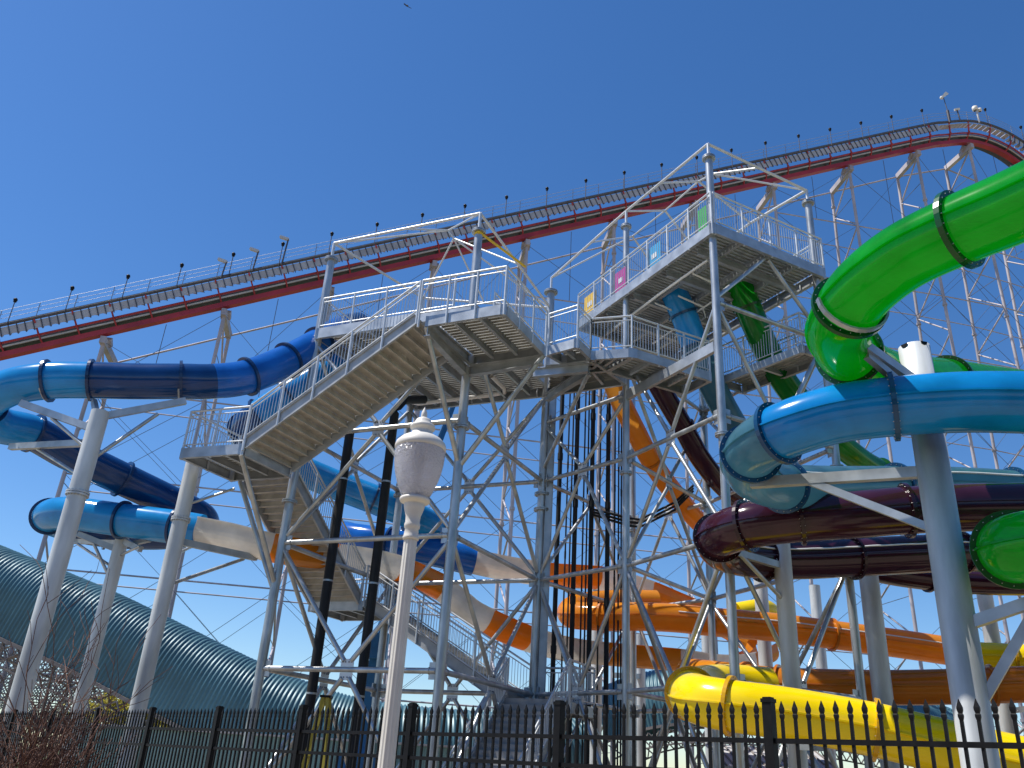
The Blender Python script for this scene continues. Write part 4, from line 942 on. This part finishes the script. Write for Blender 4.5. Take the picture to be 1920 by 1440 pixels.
# ------------------------------------------------------------------ iron fence
fo = V((1.84, 5.98, 0)); fdv = V((-.7026, .7116, 0)); fz = 2.165; SPN = 1.84
fn = V((fdv.y, -fdv.x, 0))
fe = thing('iron_fence', 'black iron picket fence with pointed finials along the bottom of the view', 'fence', (fo.x, fo.y, ZG))
RZ1, RZ2, RZ0 = 1.905, 1.70, .25
pk = MB; npk = 0; far = MB(); farf = MB()
def picket(b, p, top, hs=.0092):
    b.box(p + V((0, 0, (top - .12 + ZG) / 2)), fdv * hs, fn * hs, (0, 0, (top - .12 - ZG) / 2))
def finial(b, p, top):
    z = top - .12; pts = [(0, .0092), (.022, .0145), (.034, .0145), (.040, .0105), (.058, .0155), (.072, .0158), (.12, .0015)]
    vs = []
    for dz, hw in pts:
        for sx, sy in ((-1, -1), (1, -1), (1, 1), (-1, 1)): vs.append(p + V((0, 0, z + dz)) + fdv * (sx * hw) + fn * (sy * hw * .6))
    b._add(vs, [(i * 4 + j, i * 4 + (j + 1) % 4, (i + 1) * 4 + (j + 1) % 4, (i + 1) * 4 + j) for i in range(len(pts) - 1) for j in range(4)])
for k in list(range(-2, 12)) + [-3, -4, -5]:
    p = fo + fdv * (SPN * k); b = MB(); b.box(p + V((0, 0, (fz + ZG) / 2)), fdv * .032, fn * .032, (0, 0, (fz - ZG) / 2 - .02)); b.box(p + V((0, 0, fz - .012)), fdv * .038, fn * .038, (0, 0, .012)); b.box(p + V((0, 0, fz + .004)), fdv * .028, fn * .028, (0, 0, .006)); b.build('fence_post', 'black', fe)
    for z in (RZ1, RZ2, RZ0):
        b = MB(); b.beam(p + fdv * .034 + V((0, 0, z)), p + fdv * (SPN - .034) + V((0, 0, z)), .030, .031); b.build('fence_rail', 'black', fe)
    npn = 20
    for j in range(1, npn):
        q = p + fdv * (SPN * j / npn); tz = 2.15
        if -2 <= k < 5:
            b = MB(); picket(b, q, tz); finial(b, q, tz)
            if npk < 100: b.build('picket', 'black', fe); npk += 1
            else: picket(far, q, tz); finial(far, q, tz)
        else: picket(far, q, tz); finial(far, q, tz)
o = far.build('far_pickets', 'black', fe); o['kind'] = 'stuff'
# ------------------------------------------------------------------ lamp post
LY = 6.5; lc = at(769, 1020, LY); lx = lc.x
def lz_(py): return zon((lx, LY), py)
lp = thing('street_lamp', 'white fluted lamp post with a large acorn glass globe in front of the fence', 'street lamp', (lx, LY, ZG))
rs = lambda pxw, py: pxw / 2 * proj((lx, LY, lz_(py)))[2] / F
b = MB(); z0 = ZG; zt_ = lz_(1013); n_ = 72
b.lathe((lx, LY, 0), [(ZG + .5, .066), (zt_, rs(25, 1020))], n_, .10, 12); b.build('fluted_shaft', 'lampwhite', lp)
b = MB(); b.lathe((lx, LY, 0), [(ZG, .2), (.12, .2), (.14, .16), (.3, .15), (.36, .1), (.46, .09), (.5, .075)], 32); b.build('pedestal', 'lampwhite', lp)
b = MB(); prof = [(1013, 25), (1012, 30), (1008, 31), (1005, 28), (992, 25), (990, 29), (984, 30), (980, 27), (968, 28), (955, 37), (948, 40), (946, 38), (944, 44), (942, 55), (938, 58), (935, 56), (933, 30), (933, 4)]
b.lathe((lx, LY, 0), [(lz_(y), rs(wd, y)) for y, wd in prof], 36); b.build('capital', 'lampwhite', lp)
b = MB(); prof = [(934, 44), (926, 58), (915, 68), (900, 79), (885, 87), (870, 92), (858, 94), (850, 94), (843, 92)]
gp = [(lz_(y), rs(wd, y)) for y, wd in prof]; gp = gp + [(z - .001, r - .006) for z, r in gp[::-1]]; b.lathe((lx, LY, 0), gp + gp[:1], 48); globe = b
gm = bpy.data.materials.new('pebbled_glass'); gm.use_nodes = True; n = gm.node_tree.nodes; l = gm.node_tree.links; pb_ = n['Principled BSDF']
pb_.inputs['Base Color'].default_value = (.95, .95, .99, 1); pb_.inputs['Roughness'].default_value = .10; pb_.inputs['Transmission Weight'].default_value = .80; pb_.inputs['IOR'].default_value = 1.42; pb_.inputs['Specular IOR Level'].default_value = .8
tc = n.new('ShaderNodeTexCoord'); vo = n.new('ShaderNodeTexVoronoi'); vo.inputs['Scale'].default_value = 55; bp = n.new('ShaderNodeBump'); bp.inputs['Strength'].default_value = .6; bp.inputs['Distance'].default_value = .02
l.new(tc.outputs['Object'], vo.inputs['Vector']); l.new(vo.outputs['Distance'], bp.inputs['Height']); l.new(bp.outputs[0], pb_.inputs['Normal'])
tl = n.new('ShaderNodeBsdfTranslucent'); tl.inputs[0].default_value = (.95, .94, .97, 1); mx = n.new('ShaderNodeMixShader'); mx.inputs[0].default_value = .30
l.new(pb_.outputs[0], mx.inputs[1]); l.new(tl.outputs[0], mx.inputs[2]); l.new(mx.outputs[0], n['Material Output'].inputs['Surface'])
globe.build('glass_globe', gm, lp)
b = MB(); prof = [(933, 40), (922, 38), (914, 34), (912, 4)]; b.lathe((lx, LY, 0), [(lz_(y), rs(wd, y)) for y, wd in prof], 28); b.build('socket', 'rail', lp)
b = MB(); b.lathe((lx, LY, 0), [(lz_(912), .018), (lz_(885), .022), (lz_(878), .045), (lz_(860), .05), (lz_(852), .03), (lz_(848), .01)], 20); b.build('lamp_core', 'wood', lp)
b = MB(); prof = [(845, 92), (843, 96), (838, 96), (832, 92), (824, 76), (820, 62), (817, 44), (812, 40), (809, 38), (806, 40), (804, 46), (800, 47), (797, 44), (795, 34), (790, 31), (786, 26), (783, 15), (780, 4)]
b.lathe((lx, LY, 0), [(lz_(y + (838 - y) * .02), rs(wd, y)) for y, wd in prof], 40); b.build('cap', 'lampwhite', lp)
b = MB(); b.lathe((lx, LY, 0), [(lz_(790), .012), (lz_(786), .02), (lz_(780), .026), (lz_(773), .022), (lz_(764), .003)], 14); b.build('finial', 'lampwhite', lp)
# ------------------------------------------------------------------ bird
bp_ = at(764, 11, 60); bd = MB()
bd._add([bp_ + V((x, y, z)) for x, y, z in ((-.16, -.1, .1), (.02, 0, .06), (.14, .1, -.1), (0, 0, -.08))], [(0, 1, 2, 3)])
bd.lathe(bp_ - V((0, 0, .12)), [(0, .002), (.05, .06), (.14, .08), (.24, .05), (.30, .002)], 8)
for pts_ in (((-.02, 0, .02), (-.34, 0, .34), (-.42, .1, .36), (-.06, .12, .05)), ((.02, 0, -.02), (.3, 0, -.2), (.42, .1, -.2), (.05, .12, .03))):
    up_ = [bp_ + V(q) for q in pts_]; lo_ = [q + V((0, .02, -.03)) for q in up_]
    bd._add(up_ + lo_, [(0, 1, 2, 3), (7, 6, 5, 4), (0, 4, 5, 1), (1, 5, 6, 2), (2, 6, 7, 3), (3, 7, 4, 0)])
bd.build('bird', 'bird', None, 'small dark bird gliding high in the clear sky', 'bird')
